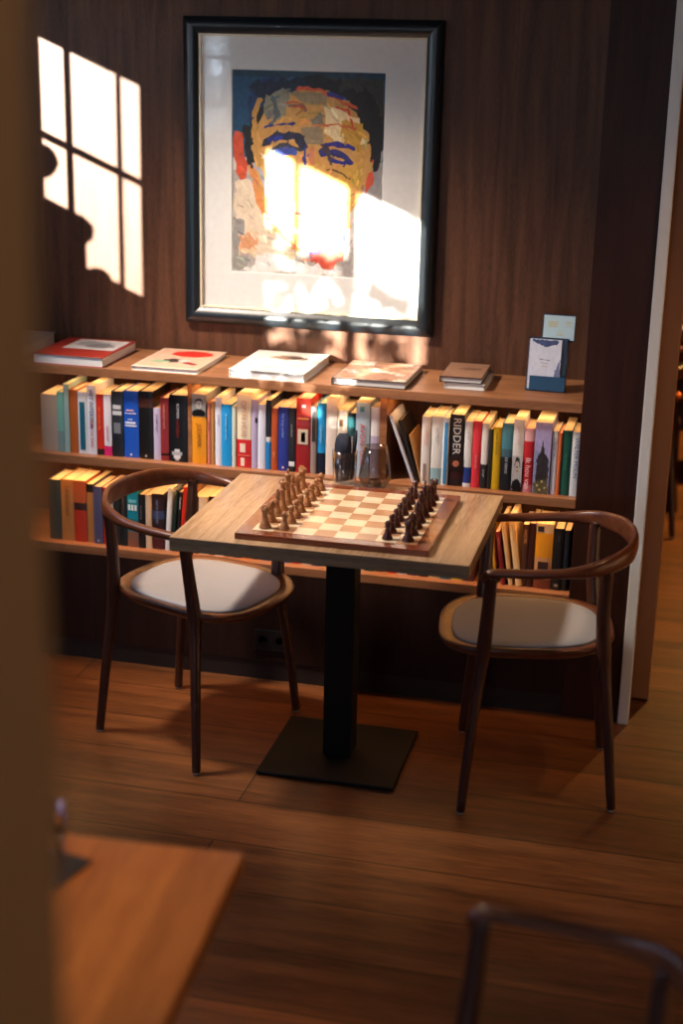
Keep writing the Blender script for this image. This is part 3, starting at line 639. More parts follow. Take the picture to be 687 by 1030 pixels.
for k in range(26): c.oval(random.uniform(5, 95), random.uniform(5, 115), random.uniform(5, 16), random.uniform(4, 9), random.choice([(206, 160, 130), (130, 84, 62), (222, 206, 190), (150, 110, 90), (190, 186, 186)]), 6)
c.grain(12, 24)
flat_book(-.384, .012, zt, .236, .29, .022, 0, (60, 46, 40), 'large book with a mottled brown and pink cover photo on the top shelf', (c, (.02, .98, .02, .98)))
bm.free()
flat_book(-.040, .075, zt, .128, .22, .020, .0, (206, 208, 206), 'white-edged hardback at the bottom of the small two-book stack')
c = Canvas(0, 100, 0, 150, 40, (150, 112, 90), 12); c.oval(60, 60, 26, 14, (120, 86, 68), 6); c.line([(50, 62), (84, 56)], 3, (90, 64, 54), 3); c.grain(7, 20)
flat_book(-.054, .072, zt+.0205, .132, .225, .018, .02, (54, 40, 34), 'brown-covered book on top of the small two-book stack', (c, (.02, .98, .02, .98)))
flat_book(-1.66, .03, zt, .22, .28, .045, 0, (176, 172, 166), 'grey book at the far left of the top shelf behind the pillar')

# ------------------------------------------------------------------ leaflet holder and what it holds
hx, hy = .204, .135
hd = thing('leaflet_holder', 'dark blue leaflet holder on the right end of the top shelf', 'holder', (hx, hy, 1.0184), -.03)
tilt = Matrix.Rotation(-math.radians(8), 4, 'X')
def tb(name, x0, x1, y0, y1, z0, z1, m, par, bev=.0008):
    bm = bmesh.new(); add_box(bm, x0, x1, y0, y1, z0, z1, bev, 1); o = obj(name, bm, m, par); o.matrix_local = tilt; return o
blue = flat((22, 66, 100), .35)
tb('back_panel', 0, .122, .030, .034, 0.003, .165, flat((28, 40, 66), .3), hd)
tb('front_pocket', .012, .122, -.004, -.001, .003, .047, blue, hd)
tb('side_panel', .120, .122, 0, .030, .003, .165, thin_glass('holder_side', (.7, .78, .9), 1.45, .1), hd)
tb('side_panel', 0, .002, 0, .030, .003, .165, thin_glass('holder_side_left', (.8, .85, .9), 1.45, .1), hd)
box('base', 0, .122, 0, .036, 0, .004, blue, hd)
lf = thing('leaflet_stack', 'silvery white leaflets standing in the blue holder', 'leaflet', (hx, hy, 1.0184), -.03)
bm = bmesh.new(); add_box(bm, .004, .104, .004, .024, .006, .160, .002, 2); o = obj('sheets', bm, flat((206, 208, 226), .3, .25), lf); o.matrix_local = tilt
c = Canvas(0, 100, 0, 150, 50, (214, 214, 226), 13); c.poly([(6, 0), (94, 0), (86, 14), (50, 22), (16, 12)], (60, 66, 110), 3); c.poly([(94, 60), (100, 60), (100, 140), (80, 110)], (110, 112, 150), 4); c.line([(36, 60), (64, 62)], 1.6, (150, 140, 150)); c.line([(40, 70), (60, 71)], 1.2, (170, 160, 150)); c.line([(44, 80), (58, 81)], 1.2, (190, 170, 130)); c.grain(7, 14)
c.mesh('front_cover', .098, .152, lf, attr_mat('satin_print', .25), tilt @ Matrix.Translation((.005, .0034, .007)))
cdv = thing('display_card', 'small pale blue card with navy edges standing above the leaflets', 'card', (hx, hy, 1.0184), -.03)
bm = bmesh.new(); add_box(bm, .034, .136, .036, .040, .155, .238, .001, 1); o = obj('backing', bm, flat((26, 46, 74), .4), cdv); o.matrix_local = tilt
c = Canvas(0, 100, 0, 75, 60, (190, 214, 222), 14)
for x0, x1, y in ((16, 46, 20), (14, 44, 25), (18, 44, 30), (16, 42, 35), (70, 90, 20), (70, 88, 26), (72, 90, 32), (48, 60, 48), (46, 62, 54), (44, 64, 60)): c.line([(x0, y), (x1, y)], 1.0, (196, 190, 150))
c.mesh('printed_face', .096, .074, cdv, PRINT, tilt @ Matrix.Translation((.038, .0355, .160)))

# ------------------------------------------------------------------ chairs
def chair_parts(root):
    legs = []
    for sy in (1, -1):
        # front leg
        pts = [(.207, .262*sy, .008), (.192, .243*sy, .2), (.172, .216*sy, .40), (.166, .212*sy, .47), (.160, .226*sy, .58), (.156, .240*sy, .675), (.150, .243*sy, .694)]
        bm = bmesh.new(); path = catmull(pts, 6)
        R = lambda t: ell(interp(t, [0, .3, .5, .6, .8, 1], [.0130, .0165, .022, .019, .0168, .0160]), interp(t, [0, .3, .5, .6, .8, 1], [.0130, .0160, .021, .019, .0168, .0160]), 12)
        sweep(bm, path, R, up=Vector((1, 0, 0)))
        l = obj('leg', bm, M['chair_leg'], root, True); legs.append((l, pts[0]))
        pts = [(-.212, .196*sy, .008), (-.192, .186*sy, .2), (-.168, .176*sy, .40), (-.160, .176*sy, .47), (-.150, .188*sy, .58), (-.150, .200*sy, .70), (-.152, .202*sy, .715)]
        bm = bmesh.new(); path = catmull(pts, 6)
        sweep(bm, path, lambda t: ell(interp(t, [0, .3, .5, .6, .85, 1], [.0130, .0160, .022, .018, .0165, .024]), interp(t, [0, .3, .5, .6, .85, 1], [.0130, .0160, .021, .019, .0168, .0150]), 12), up=Vector((1, 0, 0)))
        l = obj('leg', bm, M['chair_leg'], root, True); legs.append((l, pts[0]))
    for l, p0 in legs:
        bm = bmesh.new(); lathe(bm, [(.009, 0), (.0098, .002), (.0098, .008), (.009, .009)], 14, p0[0], p0[1]); g = obj('foot_glide', bm, flat((150, 146, 140), .4), l, True)
    # arm and back rail in one bent piece
    half = [(.172, .236, .678), (.163, .242, .699), (.125, .248, .705), (.03, .254, .709), (-.07, .247, .717), (-.150, .212, .728), (-.210, .135, .735), (-.235, .05, .737)]
    pts = [(x, -y, z) for x, y, z in half] + [(-.239, 0, .737)] + half[::-1]
    path = catmull(pts, 8); bm = bmesh.new()
    def prof(t):
        s = 1-abs(2*t-1)
        a = interp(s, [0, .04, .12, .45, .62, .8, 1], [.012, .0145, .0155, .0145, .0125, .0105, .0105]); b = interp(s, [0, .04, .12, .45, .62, .8, 1], [.0095, .011, .011, .0125, .023, .031, .031])
        return ell(a, b, 16, 2.5)
    sweep(bm, path, prof); obj('back_rail', bm, M['chair'], root, True)
    # seat frame
    def outline(t, k):
        c, s = math.cos(t), math.sin(t); n = 2.9
        x = .045+.247*math.copysign(abs(c)**(2/n), c)*k; y = .225*math.copysign(abs(s)**(2/n), s)*k
        y *= 1+.28*(x-.034); return x, y
    def zs(x, y): return .474-.010*((x-.03)/.24)**2*(1 if x > .03 else -.6)-.0+.006*(abs(y)/.22)**3
    n = 48; bm = bmesh.new(); rings = []
    for k, dz in ((.60, -.034), (.86, -.034), (.96, -.022), (1.0, -.008), (.995, -.001), (.975, .002), (.90, .0), (.84, -.004), (.60, -.006)):
        R = []
        for j in range(n):
            x, y = outline(2*PI*j/n, k); R.append(bm.verts.new((x, y, zs(x, y)+dz)))
        rings.append(R)
    m = len(rings)
    for a in range(m):
        b = (a+1) % m
        for j in range(n): bm.faces.new((rings[a][j], rings[a][(j+1) % n], rings[b][(j+1) % n], rings[b][j]))
    obj('seat_frame', bm, M['chair'], root, True)
    bm = bmesh.new(); rings = []
    for k, dz in ((.845, -.004), (.848, .001), (.83, .004), (.7, .005), (.5, .003), (.3, .001), (.12, .0)):
        R = []
        for j in range(n):
            x, y = outline(2*PI*j/n, k); R.append(bm.verts.new((x, y, zs(x, y)+dz)))
        rings.append(R)
    for a, b in zip(rings, rings[1:]):
        for j in range(n): bm.faces.new((a[j], a[(j+1) % n], b[(j+1) % n], b[j]))
    bm.faces.new(rings[-1])
    obj('seat_pad', bm, M['pad'], root, True)
m, nt, b = newmat('grey_seat_fabric'); M['pad'] = m
n_ = nt.nodes.new('ShaderNodeTexNoise'); n_.inputs['Scale'].default_value = 900
r_ = nt.nodes.new('ShaderNodeValToRGB'); r_.color_ramp.elements[0].color = (*lin((126, 122, 122)), 1); r_.color_ramp.elements[1].color = (*lin((168, 165, 166)), 1)
tc = nt.nodes.new('ShaderNodeTexCoord'); nt.links.new(tc.outputs['Object'], n_.inputs['Vector']); nt.links.new(n_.outputs['Fac'], r_.inputs[0]); nt.links.new(r_.outputs[0], b.inputs['Base Color']); b.inputs['Roughness'].default_value = .7
b.inputs['Sheen Weight'].default_value = .2
ch = thing('armchair', 'walnut armchair with grey seat at the left end of the chess table', 'chair', (-.702, -.392, 0), math.radians(-18), 'walnut armchairs')
chair_parts(ch)
def copy_tree(o, par=None):
    c = o.copy(); COL.objects.link(c)
    if par: c.parent = par
    for k in list(o.children): copy_tree(k, c)
    return c
c2 = copy_tree(ch); c2.location = (.355, -.432, 0); c2.rotation_euler = (0, 0, math.radians(189)); tag(c2, 'walnut armchair with grey seat at the right end of the chess table', 'chair')
c3 = copy_tree(ch); a3 = math.radians(167.5)
tip = onz(480, 919, .700); lx, ly = .165, -.243
c3.location = (tip[0]-(math.cos(a3)*lx-math.sin(a3)*ly), tip[1]-(math.sin(a3)*lx+math.cos(a3)*ly), 0); c3.rotation_euler = (0, 0, a3)
tag(c3, 'blurred walnut armchair in the foreground at the bottom right', 'chair')
c4 = copy_tree(ch); c4.location = (.463, 2.17, 0); c4.rotation_euler = (0, 0, PI); tag(c4, 'dark armchair in the far room behind the door post, under a hanging coat', 'chair')

# ------------------------------------------------------------------ chess table
tx0, tx1, ty0, ty1 = -.628, .191, -.795, -.132
tb_ = thing('pedestal_table', 'square-edged oak table on a black pedestal carrying the chess board', 'table', ((tx0+tx1)/2, (ty0+ty1)/2, 0), .0074)
hw, hd2 = (tx1-tx0)/2, (ty1-ty0)/2
bm = bmesh.new(); add_box(bm, -hw, hw, -hd2, hd2, .7116, .75, .002, 2)
for f in bm.faces: f.material_index = 0 if abs(f.normal.z) > .5 else 1
obj('tabletop', bm, [M['table'], M['table_edge']], tb_)
box('mounting_plate', -.18, .18, -.16, .16, .704, .7114, M['black_metal'], tb_)
box('column', -.043, .043, -.040, .040, .013, .704, M['black_metal'], tb_, bev=.004)
bm = bmesh.new(); add_box(bm, -.2025, .2025, -.196, .196, .004, .014, .003, 2); add_box(bm, -.19, .19, -.184, .184, 0, .004)
obj('base_plate', bm, M['black_metal'], tb_)

# chess board
BX, BY, BZ = -.189, -.494, .7502
bd = thing('chess_board', 'polished wooden chess board with a red-brown border on the table', 'board', (BX, BY, BZ), .0074)
bm = bmesh.new(); add_box(bm, -.266, .266, -.265, .265, 0, .0175, .002, 2)
obj('border_frame', bm, wood('mahogany_border', (96, 44, 24), (142, 72, 42), 'x', 1.2, .22, .02, 1.5, spec=.6, coat=.4), bd)
bm = bmesh.new(); q = .0567
for i in range(8):
    for j in range(8):
        x0_, y0_ = (i-4)*q, (j-4)*q
        vs = [bm.verts.new((x, y, .0179)) for x, y in ((x0_, y0_), (x0_+q, y0_), (x0_+q, y0_+q), (x0_, y0_+q))]
        f = bm.faces.new(vs); f.material_index = (i+j) % 2
obj('squares', bm, [wood('maple_squares', (222, 196, 158), (240, 220, 188), 'x', 1.5, .2, .01, 1.5, coat=.5), wood('cherry_squares', (166, 118, 82), (194, 146, 108), 'x', 1.5, .2, .01, 1.5, coat=.5)], bd)
# pieces
base = [(.0165, 0), (.0172, .002), (.0165, .006), (.0135, .009), (.0140, .0115), (.0105, .015)]
def piece_mesh(kind):
    bm = bmesh.new(); s = 1.0
    if kind == 'pawn':
        lathe(bm, [(r*.86, z) for r, z in base]+[(.0065, .026), (.0058, .031), (.0092, .0335), (.0092, .0350), (.006, .0365)]+[(max(.0004, .0086*math.sin(t)), .0435-.0086*math.cos(t)) for t in np.linspace(.8, PI-.05, 8)])
    elif kind == 'rook':
        lathe(bm, base+[(.0088, .028), (.0080, .042), (.0105, .0455), (.0118, .047), (.0118, .058)])
        for k in range(6):
            a = 2*PI*k/6; c_, s_ = math.cos(a)*.0095, math.sin(a)*.0095
            add_box(bm, c_-.0024, c_+.0024, s_-.0024, s_+.0024, .0575, .0615)
    elif kind == 'bishop':
        lathe(bm, base+[(.0070, .032), (.0062, .044), (.0100, .0465), (.0100, .048), (.0062, .050), (.0086, .058), (.0080, .064), (.0045, .070), (.0025, .0725), (.0032, .0745), (.0022, .077), (.0004, .078)])
    elif kind == 'queen':
        lathe(bm, base+[(.0078, .036), (.0066, .056), (.0108, .059), (.0108, .061), (.0070, .063), (.0078, .070), (.0112, .082), (.0095, .0835), (.0060, .0835), (.0040, .086), (.0042, .089), (.0030, .0915), (.0004, .0925)])
        for k in range(8):
            a = 2*PI*k/8; c_, s_ = math.cos(a)*.0102, math.sin(a)*.0102
            add_box(bm, c_-.0013, c_+.0013, s_-.0013, s_+.0013, .0815, .0855)
    elif kind == 'king':
        lathe(bm, base+[(.0080, .040), (.0068, .062), (.0112, .065), (.0112, .067), (.0072, .069), (.0080, .078), (.0108, .088), (.0090, .0905), (.0030, .092), (.0025, .0935)])
        add_box(bm, -.0017, .0017, -.0014, .0014, .092, .1055); add_box(bm, -.0050, .0050, -.0014, .0014, .0975, .1010)
    else:
        lathe(bm, base+[(.0100, .020), (.0102, .022)])
        prof = [(-.0095, .021), (.0085, .021), (.0088, .030), (.0060, .037), (.0080, .0395), (.0145, .0405), (.0160, .0455), (.0120, .0510), (.0060, .0575), (.0035, .0635), (.0010, .0590), (-.0055, .0560), (-.0105, .0460), (-.0120, .0340)]
        A = [bm.verts.new((x, -.0052, z)) for x, z in prof]; B = [bm.verts.new((x, .0052, z)) for x, z in prof]
        # thicker middle ridge gives the head a rounded cheek
        Am = [bm.verts.new((x*.8-.0002, -.0078, .044+(z-.044)*.8)) for x, z in prof]; Bm = [bm.verts.new((x*.8-.0002, .0078, .044+(z-.044)*.8)) for x, z in prof]
        n = len(prof)
        for k in range(n):
            j = (k+1) % n
            bm.faces.new((A[k], A[j], B[j], B[k])); bm.faces.new((Am[k], Am[j], A[j], A[k])); bm.faces.new((B[k], B[j], Bm[j], Bm[k]))
        bm.faces.new(Am[::-1]); bm.faces.new(Bm)
    return bm
LW = wood('boxwood_pieces', (136, 90, 56), (184, 130, 86), 'z', 6, .35, .02, 1.2, spec=.4)
DW = wood('dark_stained_pieces', (46, 20, 14), (84, 40, 30), 'z', 6, .25, .02, 1.2, spec=.5, coat=.3)
cache = {}
order = ['rook', 'knight', 'bishop', 'queen', 'king', 'bishop', 'knight', 'rook']
orders = ['nearest the front edge', 'second from the front edge', 'third from the front edge', 'fourth from the front edge', 'fifth from the front edge', 'sixth from the front edge', 'seventh from the front edge', 'nearest the bookcase']
near = {'rook': ('nearest the front edge', 'nearest the bookcase'), 'knight': ('nearer the front edge', 'nearer the bookcase'), 'bishop': ('nearer the front edge', 'nearer the bookcase')}
ca, sa = math.cos(.0074), math.sin(.0074)
def put_piece(kind, side, i, j):
    key = (kind, side)
    nm = 'chess_'+kind
    if key not in cache:
        o = obj(nm, piece_mesh(kind), LW if side == 'light' else DW, None, True); cache[key] = o
    else:
        o = cache[key].copy(); COL.objects.link(o)
    x, y = (i-3.5)*q+random.uniform(-.002, .002), (j-3.5)*q+random.uniform(-.002, .002)
    o.location = (BX+ca*x-sa*y, BY+sa*x+ca*y, BZ+.0181)
    o.rotation_euler = (0, 0, (0 if side == 'light' else PI)+random.uniform(-.3, .3)+(PI/2 if kind == 'king' else 0))
    w = 'light wooden' if side == 'light' else 'dark wooden'; pl = 'left' if side == 'light' else 'right'
    if kind == 'pawn': lab = '%s chess pawn in the %s pawn row, %s' % (w, pl, orders[j])
    elif kind in near: lab = '%s chess %s at the %s of the board, %s' % (w, kind, pl, near[kind][0 if j < 4 else 1])
    else: lab = '%s chess %s in the back row at the %s of the board' % (w, kind, pl)
    tag(o, lab, 'chess piece', '%s chess pieces on the board' % side)
for j in range(8):
    put_piece(order[j], 'light', 0, j); put_piece('pawn', 'light', 1, j)
    put_piece('pawn', 'dark', 6, j); put_piece(order[j], 'dark', 7, j)

# glasses on the table
def shell(bm, prof, n=28):
    lathe(bm, prof, n, cap=False)
CG = thin_glass('clear_tumbler_glass', (.985, .99, .99), 1.5, 0, 1.8)
SG = thin_glass('smoked_glass', (.74, .71, .69), 1.5, 0, 1.0)
gt = thing('drinking_glass', 'clear tumbler on the table edge near the bookcase holding navy napkins', 'glass', (-.292, -.168, .7502))
bm = bmesh.new(); shell(bm, [(.0005, 0), (.034, 0), (.036, .003), (.038, .11), (.0362, .11), (.034, .018), (.032, .014), (.0005, .013)]); obj('glass_body', bm, CG, gt, True)
def cloth_roll(name, label, cx, cy, r, z0, z1, col, tiltx=0, n=26, seed=0):
    R = random.Random(seed); t = thing(name, label, 'napkin', (cx, cy, z0))
    bm = bmesh.new(); H_ = z1-z0; rings = []
    for k in range(11):
        f = k/10; ring = []
        for j in range(n):
            a = 2*PI*j/n; rr = r*(.80+.2*f)*(1+.10*math.sin(3*a+4*f+seed)+.05*math.sin(7*a+seed)); h = f*H_
            if k >= 9: rr *= (.86 if k == 9 else .55); h += .008*math.sin(2*a+seed)
            ring.append(bm.verts.new((rr*math.cos(a)+tiltx*f, rr*math.sin(a), h)))
        rings.append(ring)
    for a, b in zip(rings, rings[1:]):
        for j in range(n): bm.faces.new((a[j], a[(j+1) % n], b[(j+1) % n], b[j]))
    bm.faces.new(rings[0][::-1]); bm.faces.new(rings[-1]); obj('folded_cloth', bm, flat(col, .85), t, True)
cloth_roll('napkin', 'rolled navy napkin standing in the clear tumbler', -.299, -.168, .0265, .764+.004, .905, (22, 28, 48), .003, seed=1)
cloth_roll('napkin', 'thin dark napkin tip beside the rolled navy napkin in the tumbler', -.2715, -.166, .0062, .770, .918, (20, 24, 40), .012, n=12, seed=2)
vs_ = thing('glass_vase', 'smoky conical glass votive beside the tumbler on the table', 'vase', (-.200, -.158, .7502))
bm = bmesh.new(); shell(bm, [(.0005, 0), (.034, 0), (.037, .003), (.0505, .028), (.046, .060), (.036, .128), (.0345, .128), (.0445, .060), (.0485, .029), (.034, .007), (.0005, .006)]); obj('glass_body', bm, SG, vs_, True)
tl = thing('tealight', 'low candle inside the smoky glass votive', 'candle', (-.200, -.158, .7568))
bm = bmesh.new(); lathe(bm, [(.019, 0), (.0195, .001), (.0195, .016), (.0185, .016), (.0185, .013), (.001, .013)], 22); obj('cup', bm, flat((120, 96, 76), .4, .4), tl, True)
bm = bmesh.new(); lathe(bm, [(.0008, .013), (.0007, .019)], 8); obj('wick', bm, flat((30, 26, 22), .9), tl)

# ------------------------------------------------------------------ foreground: pillar, table, things on it
struct('trim_5', -.15, .294, -3.66, -3.52, 0, H, M['column'], bev=.006)
ft = thing('foreground_table', 'blurred honey oak table at the bottom left in the foreground', 'table', (.063, -2.328, 0), math.radians(4))
bm = bmesh.new(); add_box(bm, -.80, 0, -.8, 0, .715, .75, .003, 2); obj('tabletop', bm, M['fgtable'], ft)
box('column', -.44, -.36, -.44, -.36, .013, .706, M['black_metal'], ft, bev=.004); box('mounting_plate', -.55, -.25, -.55, -.25, .706, .7148, M['black_metal'], ft)
bm = bmesh.new(); add_box(bm, -.6, -.2, -.6, -.2, 0, .014, .003, 2); obj('base_plate', bm, M['black_metal'], ft)
tr = tag(box('placemat', -.075, .075, -.05, .05, 0, .003, flat((26, 30, 36), .4), bev=.001), 'dark slate coaster at the left on the blurred foreground table', 'coaster')
tr.location = (-.247, -2.455, .7504); tr.rotation_euler = (0, 0, math.radians(-12))
g2 = thing('drinking_glass', 'blurred clear glass standing on the dark coaster in the foreground', 'glass', (-.236, -2.440, .7536))
bm = bmesh.new(); shell(bm, [(.0005, 0), (.03, 0), (.031, .003), (.034, .095), (.0325, .095), (.029, .012), (.0005, .01)]); obj('glass_body', bm, CG, g2, True)

# ------------------------------------------------------------------ far room beyond the opening
coat = thing('coat', 'dark red-brown coat hanging over the far chair, just right of the door post', 'coat', (0, 0, 0))
bm = bmesh.new()
edge = [(676, 372), (681, 405), (684, 432), (681.5, 470), (681, 482), (678.8, 485), (678.5, 503), (675.8, 506), (675.5, 516)]
rows = []
for u, v in edge:
    P = ony(u, v, 2.0); n = 10; row = []
    for k in range(n):
        f = k/(n-1); row.append((P[0]-.26*f, 2.0+.012*math.sin(k*1.9+P[2]*3), P[2]))
    rows.append(row)
for dy in (0, .014):
    V = [[bm.verts.new((x, y+dy, z)) for x, y, z in r] for r in rows]
    for a, b in zip(V, V[1:]):
        for k in range(9): bm.faces.new((a[k], a[k+1], b[k+1], b[k]))
obj('cloth', bm, flat((58, 22, 14), .85), coat)
CY = 2.92; cx0 = ony(674.5, 400, CY)[0]
sb = thing('sideboard', 'low black cabinet with copper knobs at the right edge, in the far room', 'cabinet', (cx0, CY, 0))
box('body', 0, .9, 0, .4, .255, .55, flat((16, 14, 14), .5), sb, bev=.004)
for lx_ in (.30, .86):
    for ly_ in (.04, .36):
        bm = bmesh.new(); lathe(bm, [(.014, 0), (.02, .255)], 12, lx_, ly_); obj('leg', bm, flat((20, 16, 14), .5), sb)
for (ku, kv) in ((681.5, 399), (677.5, 425)):
    P = ony(ku, kv, CY-.02); bm = bmesh.new(); bmesh.ops.create_uvsphere(bm, u_segments=14, v_segments=8, radius=.022)
    obj('knob', bm, flat((214, 110, 60), .3, .6), sb, True, loc=(P[0]-cx0, -.018, P[2]))
for k, (cz, lab) in enumerate(((.551, 'lower bluish white bowl on the black far cabinet'), (.651, 'upper bluish white bowl, stacked on the lower one on the far cabinet'))):
    bm = bmesh.new(); lathe(bm, [(.028, 0), (.032, .030), (.050, .060), (.058, .100), (.054, .100), (.045, .062), (.02, .040), (.001, .038)], 24)
    o = tag(obj('bowl', bm, flat((190, 176, 206), .3), None, True, loc=(cx0+.075, CY+.09, cz)), lab, 'bowl', 'bowls in the far room')
lampo = thing('table_lamp', 'small glowing orange lamp at the right edge in the far room', 'lamp', (cx0+.17, CY+.28, .551))
bm = bmesh.new(); lathe(bm, [(.05, 0), (.05, .01), (.01, .014), (.008, .19)], 20); obj('lamp_base', bm, flat((60, 40, 26), .4, .5), lampo, True)
bm = bmesh.new(); lathe(bm, [(.085, .17), (.055, .29), (.053, .29), (.083, .17)], 24, cap=False); obj('lamp_shade', bm, emit('glowing_shade', (255, 140, 60), 1.6), lampo, True)

# ------------------------------------------------------------------ plants on the sills, foliage outside (they shape the sun patches)
leafm = flat((52, 78, 36), .6)
def topiary(y, zc, r, label, base_z=WZ0+.013):
    t = thing('potted_plant', label, 'plant', (XL+.055, y, base_z))
    return t
bx = thing('planter_box', 'terracotta planter box on the sill of the left window', 'planter', (XL+.012, -.755, 0))
# outside ledge planters: they stand on a ledge fixed below the window outside
struct('window_ledge', XL-.34, XL-.036, -4.3, -.8, WZ0-.06, WZ0-.012, flat((150, 146, 140), .7))
bx.location = (XL-.2, 0, 0)
box('box_body', -.05, .05, -1.30, -.95, WZ0-.0115, 1.800, flat((130, 84, 60), .8), bx, bev=.004)
def shrub(name, label, y, z, r, x=XL-.2, stem_to=None):
    t = thing(name, label, 'plant', (x, y, 0), 0, 'clipped shrubs on the window ledge')
    bm = bmesh.new(); bmesh.ops.create_icosphere(bm, subdivisions=4, radius=r)
    for v in bm.verts: v.co *= 1+random.uniform(-.05, .05)
    bmesh.ops.translate(bm, vec=(0, 0, z), verts=bm.verts); obj('foliage', bm, leafm, t, True)
    if stem_to is not None:
        bm = bmesh.new(); lathe(bm, [(.008, stem_to), (.007, z)], 10); obj('stem', bm, flat((80, 60, 40), .8), t)
    return t
shrub('clipped_shrub', 'small clipped ball shrub in the planter outside the left window', -1.085, 1.935, .055, stem_to=1.800)
shrub('clipped_shrub', 'small ball shrub on the ledge beside the planter', -1.345, 1.765, .048, stem_to=WZ0-.0115)
shrub('clipped_shrub', 'low shrub in the middle of the left window ledge', -1.47, 1.618, .05, stem_to=WZ0-.0115)
shrub('clipped_shrub', 'low shrub right of the middle on the left window ledge', -1.57, 1.605, .045, stem_to=WZ0-.0115)
def leafy(name, label, y0, y1, z0, z1, n, size, seed, x0, holes=()):
    R = random.Random(seed); t = thing(name, label, 'plant'); bm = bmesh.new()
    for k in range(n):
        y, z, x = R.uniform(y0, y1), R.uniform(z0, z1), R.uniform(x0-.04, x0+.04)
        if any(((y-hy_)/ry)**2+((z-hz_)/rz)**2 < 1 for hy_, hz_, ry, rz in holes): continue
        s = size*R.uniform(.6, 1.2)
        mt = Matrix.Translation((x, y, z)) @ Matrix.Rotation(R.uniform(0, 6.28), 4, 'Z') @ Matrix.Rotation(R.uniform(-.9, .9), 4, 'X') @ Matrix.Rotation(R.uniform(0, 6.28), 4, 'Y')
        vs = [bm.verts.new(mt @ Vector(p)) for p in ((-s, 0, 0), (-s*.3, .004, s*.45), (s*.5, .004, s*.4), (s, 0, 0), (s*.4, 0, -s*.4), (-s*.4, 0, -s*.42))]
        bm.faces.new(vs)
    for k in range(3):
        y = R.uniform(y0+.05, y1-.05); sweep(bm, catmull([(x0, (y0+y1)/2, WZ0-.01), (x0, y, (z0+z1)/2), (x0, y+R.uniform(-.1, .1), z1-.03)], 4), lambda t_: ell(.006, .006, 6))
    obj('leaves', bm, leafm, t); return t

# window 2: sun passes where the holes are
# z here is measured in the plane of the foliage (x about -2.25)
HOLES = [(-3.22, 1.84, .12, .085), (-2.83, 1.77, .10, .07), (-3.68, 1.92, .12, .10), (-3.44, 1.95, .09, .05), (-3.02, 1.93, .07, .05), (-3.9, 2.0, .06, .05)]
leafy('leafy_shrub', 'leafy shrub on the ledge outside the second left window, its farther half', -3.28, -2.60, 1.53, 2.085, 400, .042, 3, XL-.2, holes=HOLES)
leafy('leafy_shrub', 'leafy shrub on the ledge outside the second left window, its nearer half', -4.05, -3.30, 1.53, 2.075, 420, .042, 5, XL-.2, holes=HOLES)

# ------------------------------------------------------------------ light
W = bpy.data.worlds.new('world'); S.world = W; W.use_nodes = True; nt = W.node_tree; bg = nt.nodes['Background']
tcw = nt.nodes.new('ShaderNodeTexCoord'); sx = nt.nodes.new('ShaderNodeSeparateXYZ'); rw = nt.nodes.new('ShaderNodeValToRGB')
rw.color_ramp.elements[0].position = 0; rw.color_ramp.elements[0].color = (.72, .82, 1, 1); rw.color_ramp.elements[1].position = .6; rw.color_ramp.elements[1].color = (.30, .50, 1, 1)
nt.links.new(tcw.outputs['Generated'], sx.inputs[0]); nt.links.new(sx.outputs['Z'], rw.inputs[0]); nt.links.new(rw.outputs[0], bg.inputs['Color']); bg.inputs['Strength'].default_value = 5.6
def light(name, typ, loc, col, power, **k):
    l = bpy.data.lights.new(name, typ); l.color = col; l.energy = power
    for a, b_ in k.items(): setattr(l, a, b_)
    o = bpy.data.objects.new(name, l); COL.objects.link(o); o.location = loc; return o
sun = light('sun', 'SUN', (-5, -8, 5), (1, .93, .84), 40, angle=math.radians(.53))
sun.rotation_euler = Vector((1, 2, -.42)).to_track_quat('-Z', 'Y').to_euler()
def portal(loc, rot, sx, sy):
    o = light('window_portal', 'AREA', loc, (1, 1, 1), 1, shape='RECTANGLE', size=sx, size_y=sy); o.rotation_euler = rot; o.data.cycles.is_portal = True
portal((XL-.06, -1.07, 1.9), (0, -PI/2, 0), .73, .78); portal((XL-.06, -2.85, 1.9), (0, -PI/2, 0), .73, 1.16)
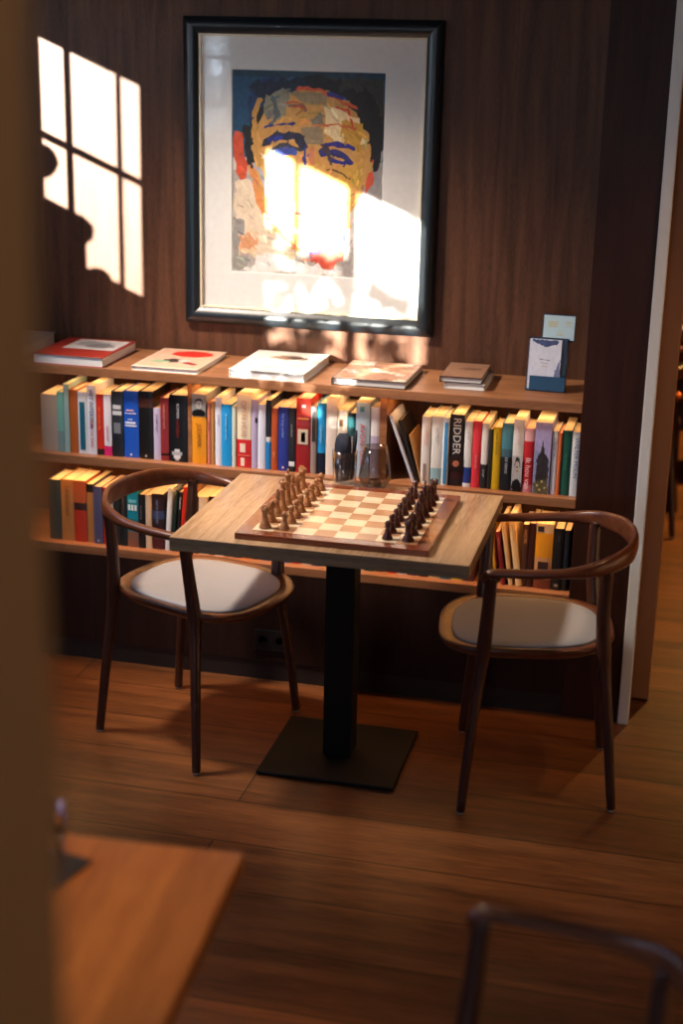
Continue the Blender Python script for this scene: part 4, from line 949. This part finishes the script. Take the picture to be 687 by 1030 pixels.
portal((-.05, -7.55, 1.55), (-PI/2*-1, 0, 0), 1.9, 1.5)
WARM = (1, .56, .24)
for (xa, xb) in ((-1.95, -1.03), (-.99, -.27), (-.24, .38)):
    o = light('shelf_led_strip', 'AREA', ((xa+xb)/2, .016, .6885), (1, .42, .10), .75*(xb-xa), shape='RECTANGLE', size=xb-xa, size_y=.012)
    o = light('shelf_led_strip', 'AREA', ((xa+xb)/2, .016, .9875), (1, .42, .10), .22*(xb-xa), shape='RECTANGLE', size=xb-xa, size_y=.012)
for z in (.9885, .6895):
    for (xa, xb) in ((-1.95, -1.03), (-.99, -.27), (-.24, .38)):
        o = light('shelf_led_strip', 'AREA', ((xa+xb)/2, .10, z-.002), (1, .56, .24), 0.5*(xb-xa), shape='RECTANGLE', size=xb-xa, size_y=.03)
def spot(loc, target, power, ang, blend=.6, col=WARM, rad=.03):
    o = light('ceiling_spot', 'SPOT', loc, col, power, spot_size=math.radians(ang), spot_blend=blend, shadow_soft_size=rad)
    o.rotation_euler = (Vector(target)-Vector(loc)).to_track_quat('-Z', 'Y').to_euler()
spot((1.35, -.75, 2.7), (.2, -.6, 0), 20, 70, col=(1, .62, .34), rad=.05)
spot((-1.47, -.68, 2.7), (-.28, .05, .68), 215, 60, 1.0, col=(1, .84, .69), rad=.12)
spot((-.15, -1.9, 2.7), (-.2, -2.25, .75), 30, 42, col=(1, .58, .28))
spot((1.3, -3.3, 2.7), (.2, -3.4, 1.3), 5.5, 75, col=(1, .72, .46))
spot((1.6, 3.2, 2.7), (1.0, 2.6, 0), 230, 90, col=(1, .60, .18))

S.view_settings.view_transform = 'Standard'; S.view_settings.look = 'None'; S.view_settings.gamma = 1; S.view_settings.use_curve_mapping = False
S.view_settings.exposure = 1.0
S.cycles.max_bounces = 8; S.cycles.use_denoising = True; S.cycles.transparent_max_bounces = 16
S.cycles.sample_clamp_indirect = 6
for o in S.objects:
    if o.type == 'MESH' and len(o.data.polygons) and o.data.polygons[0].use_smooth: pass
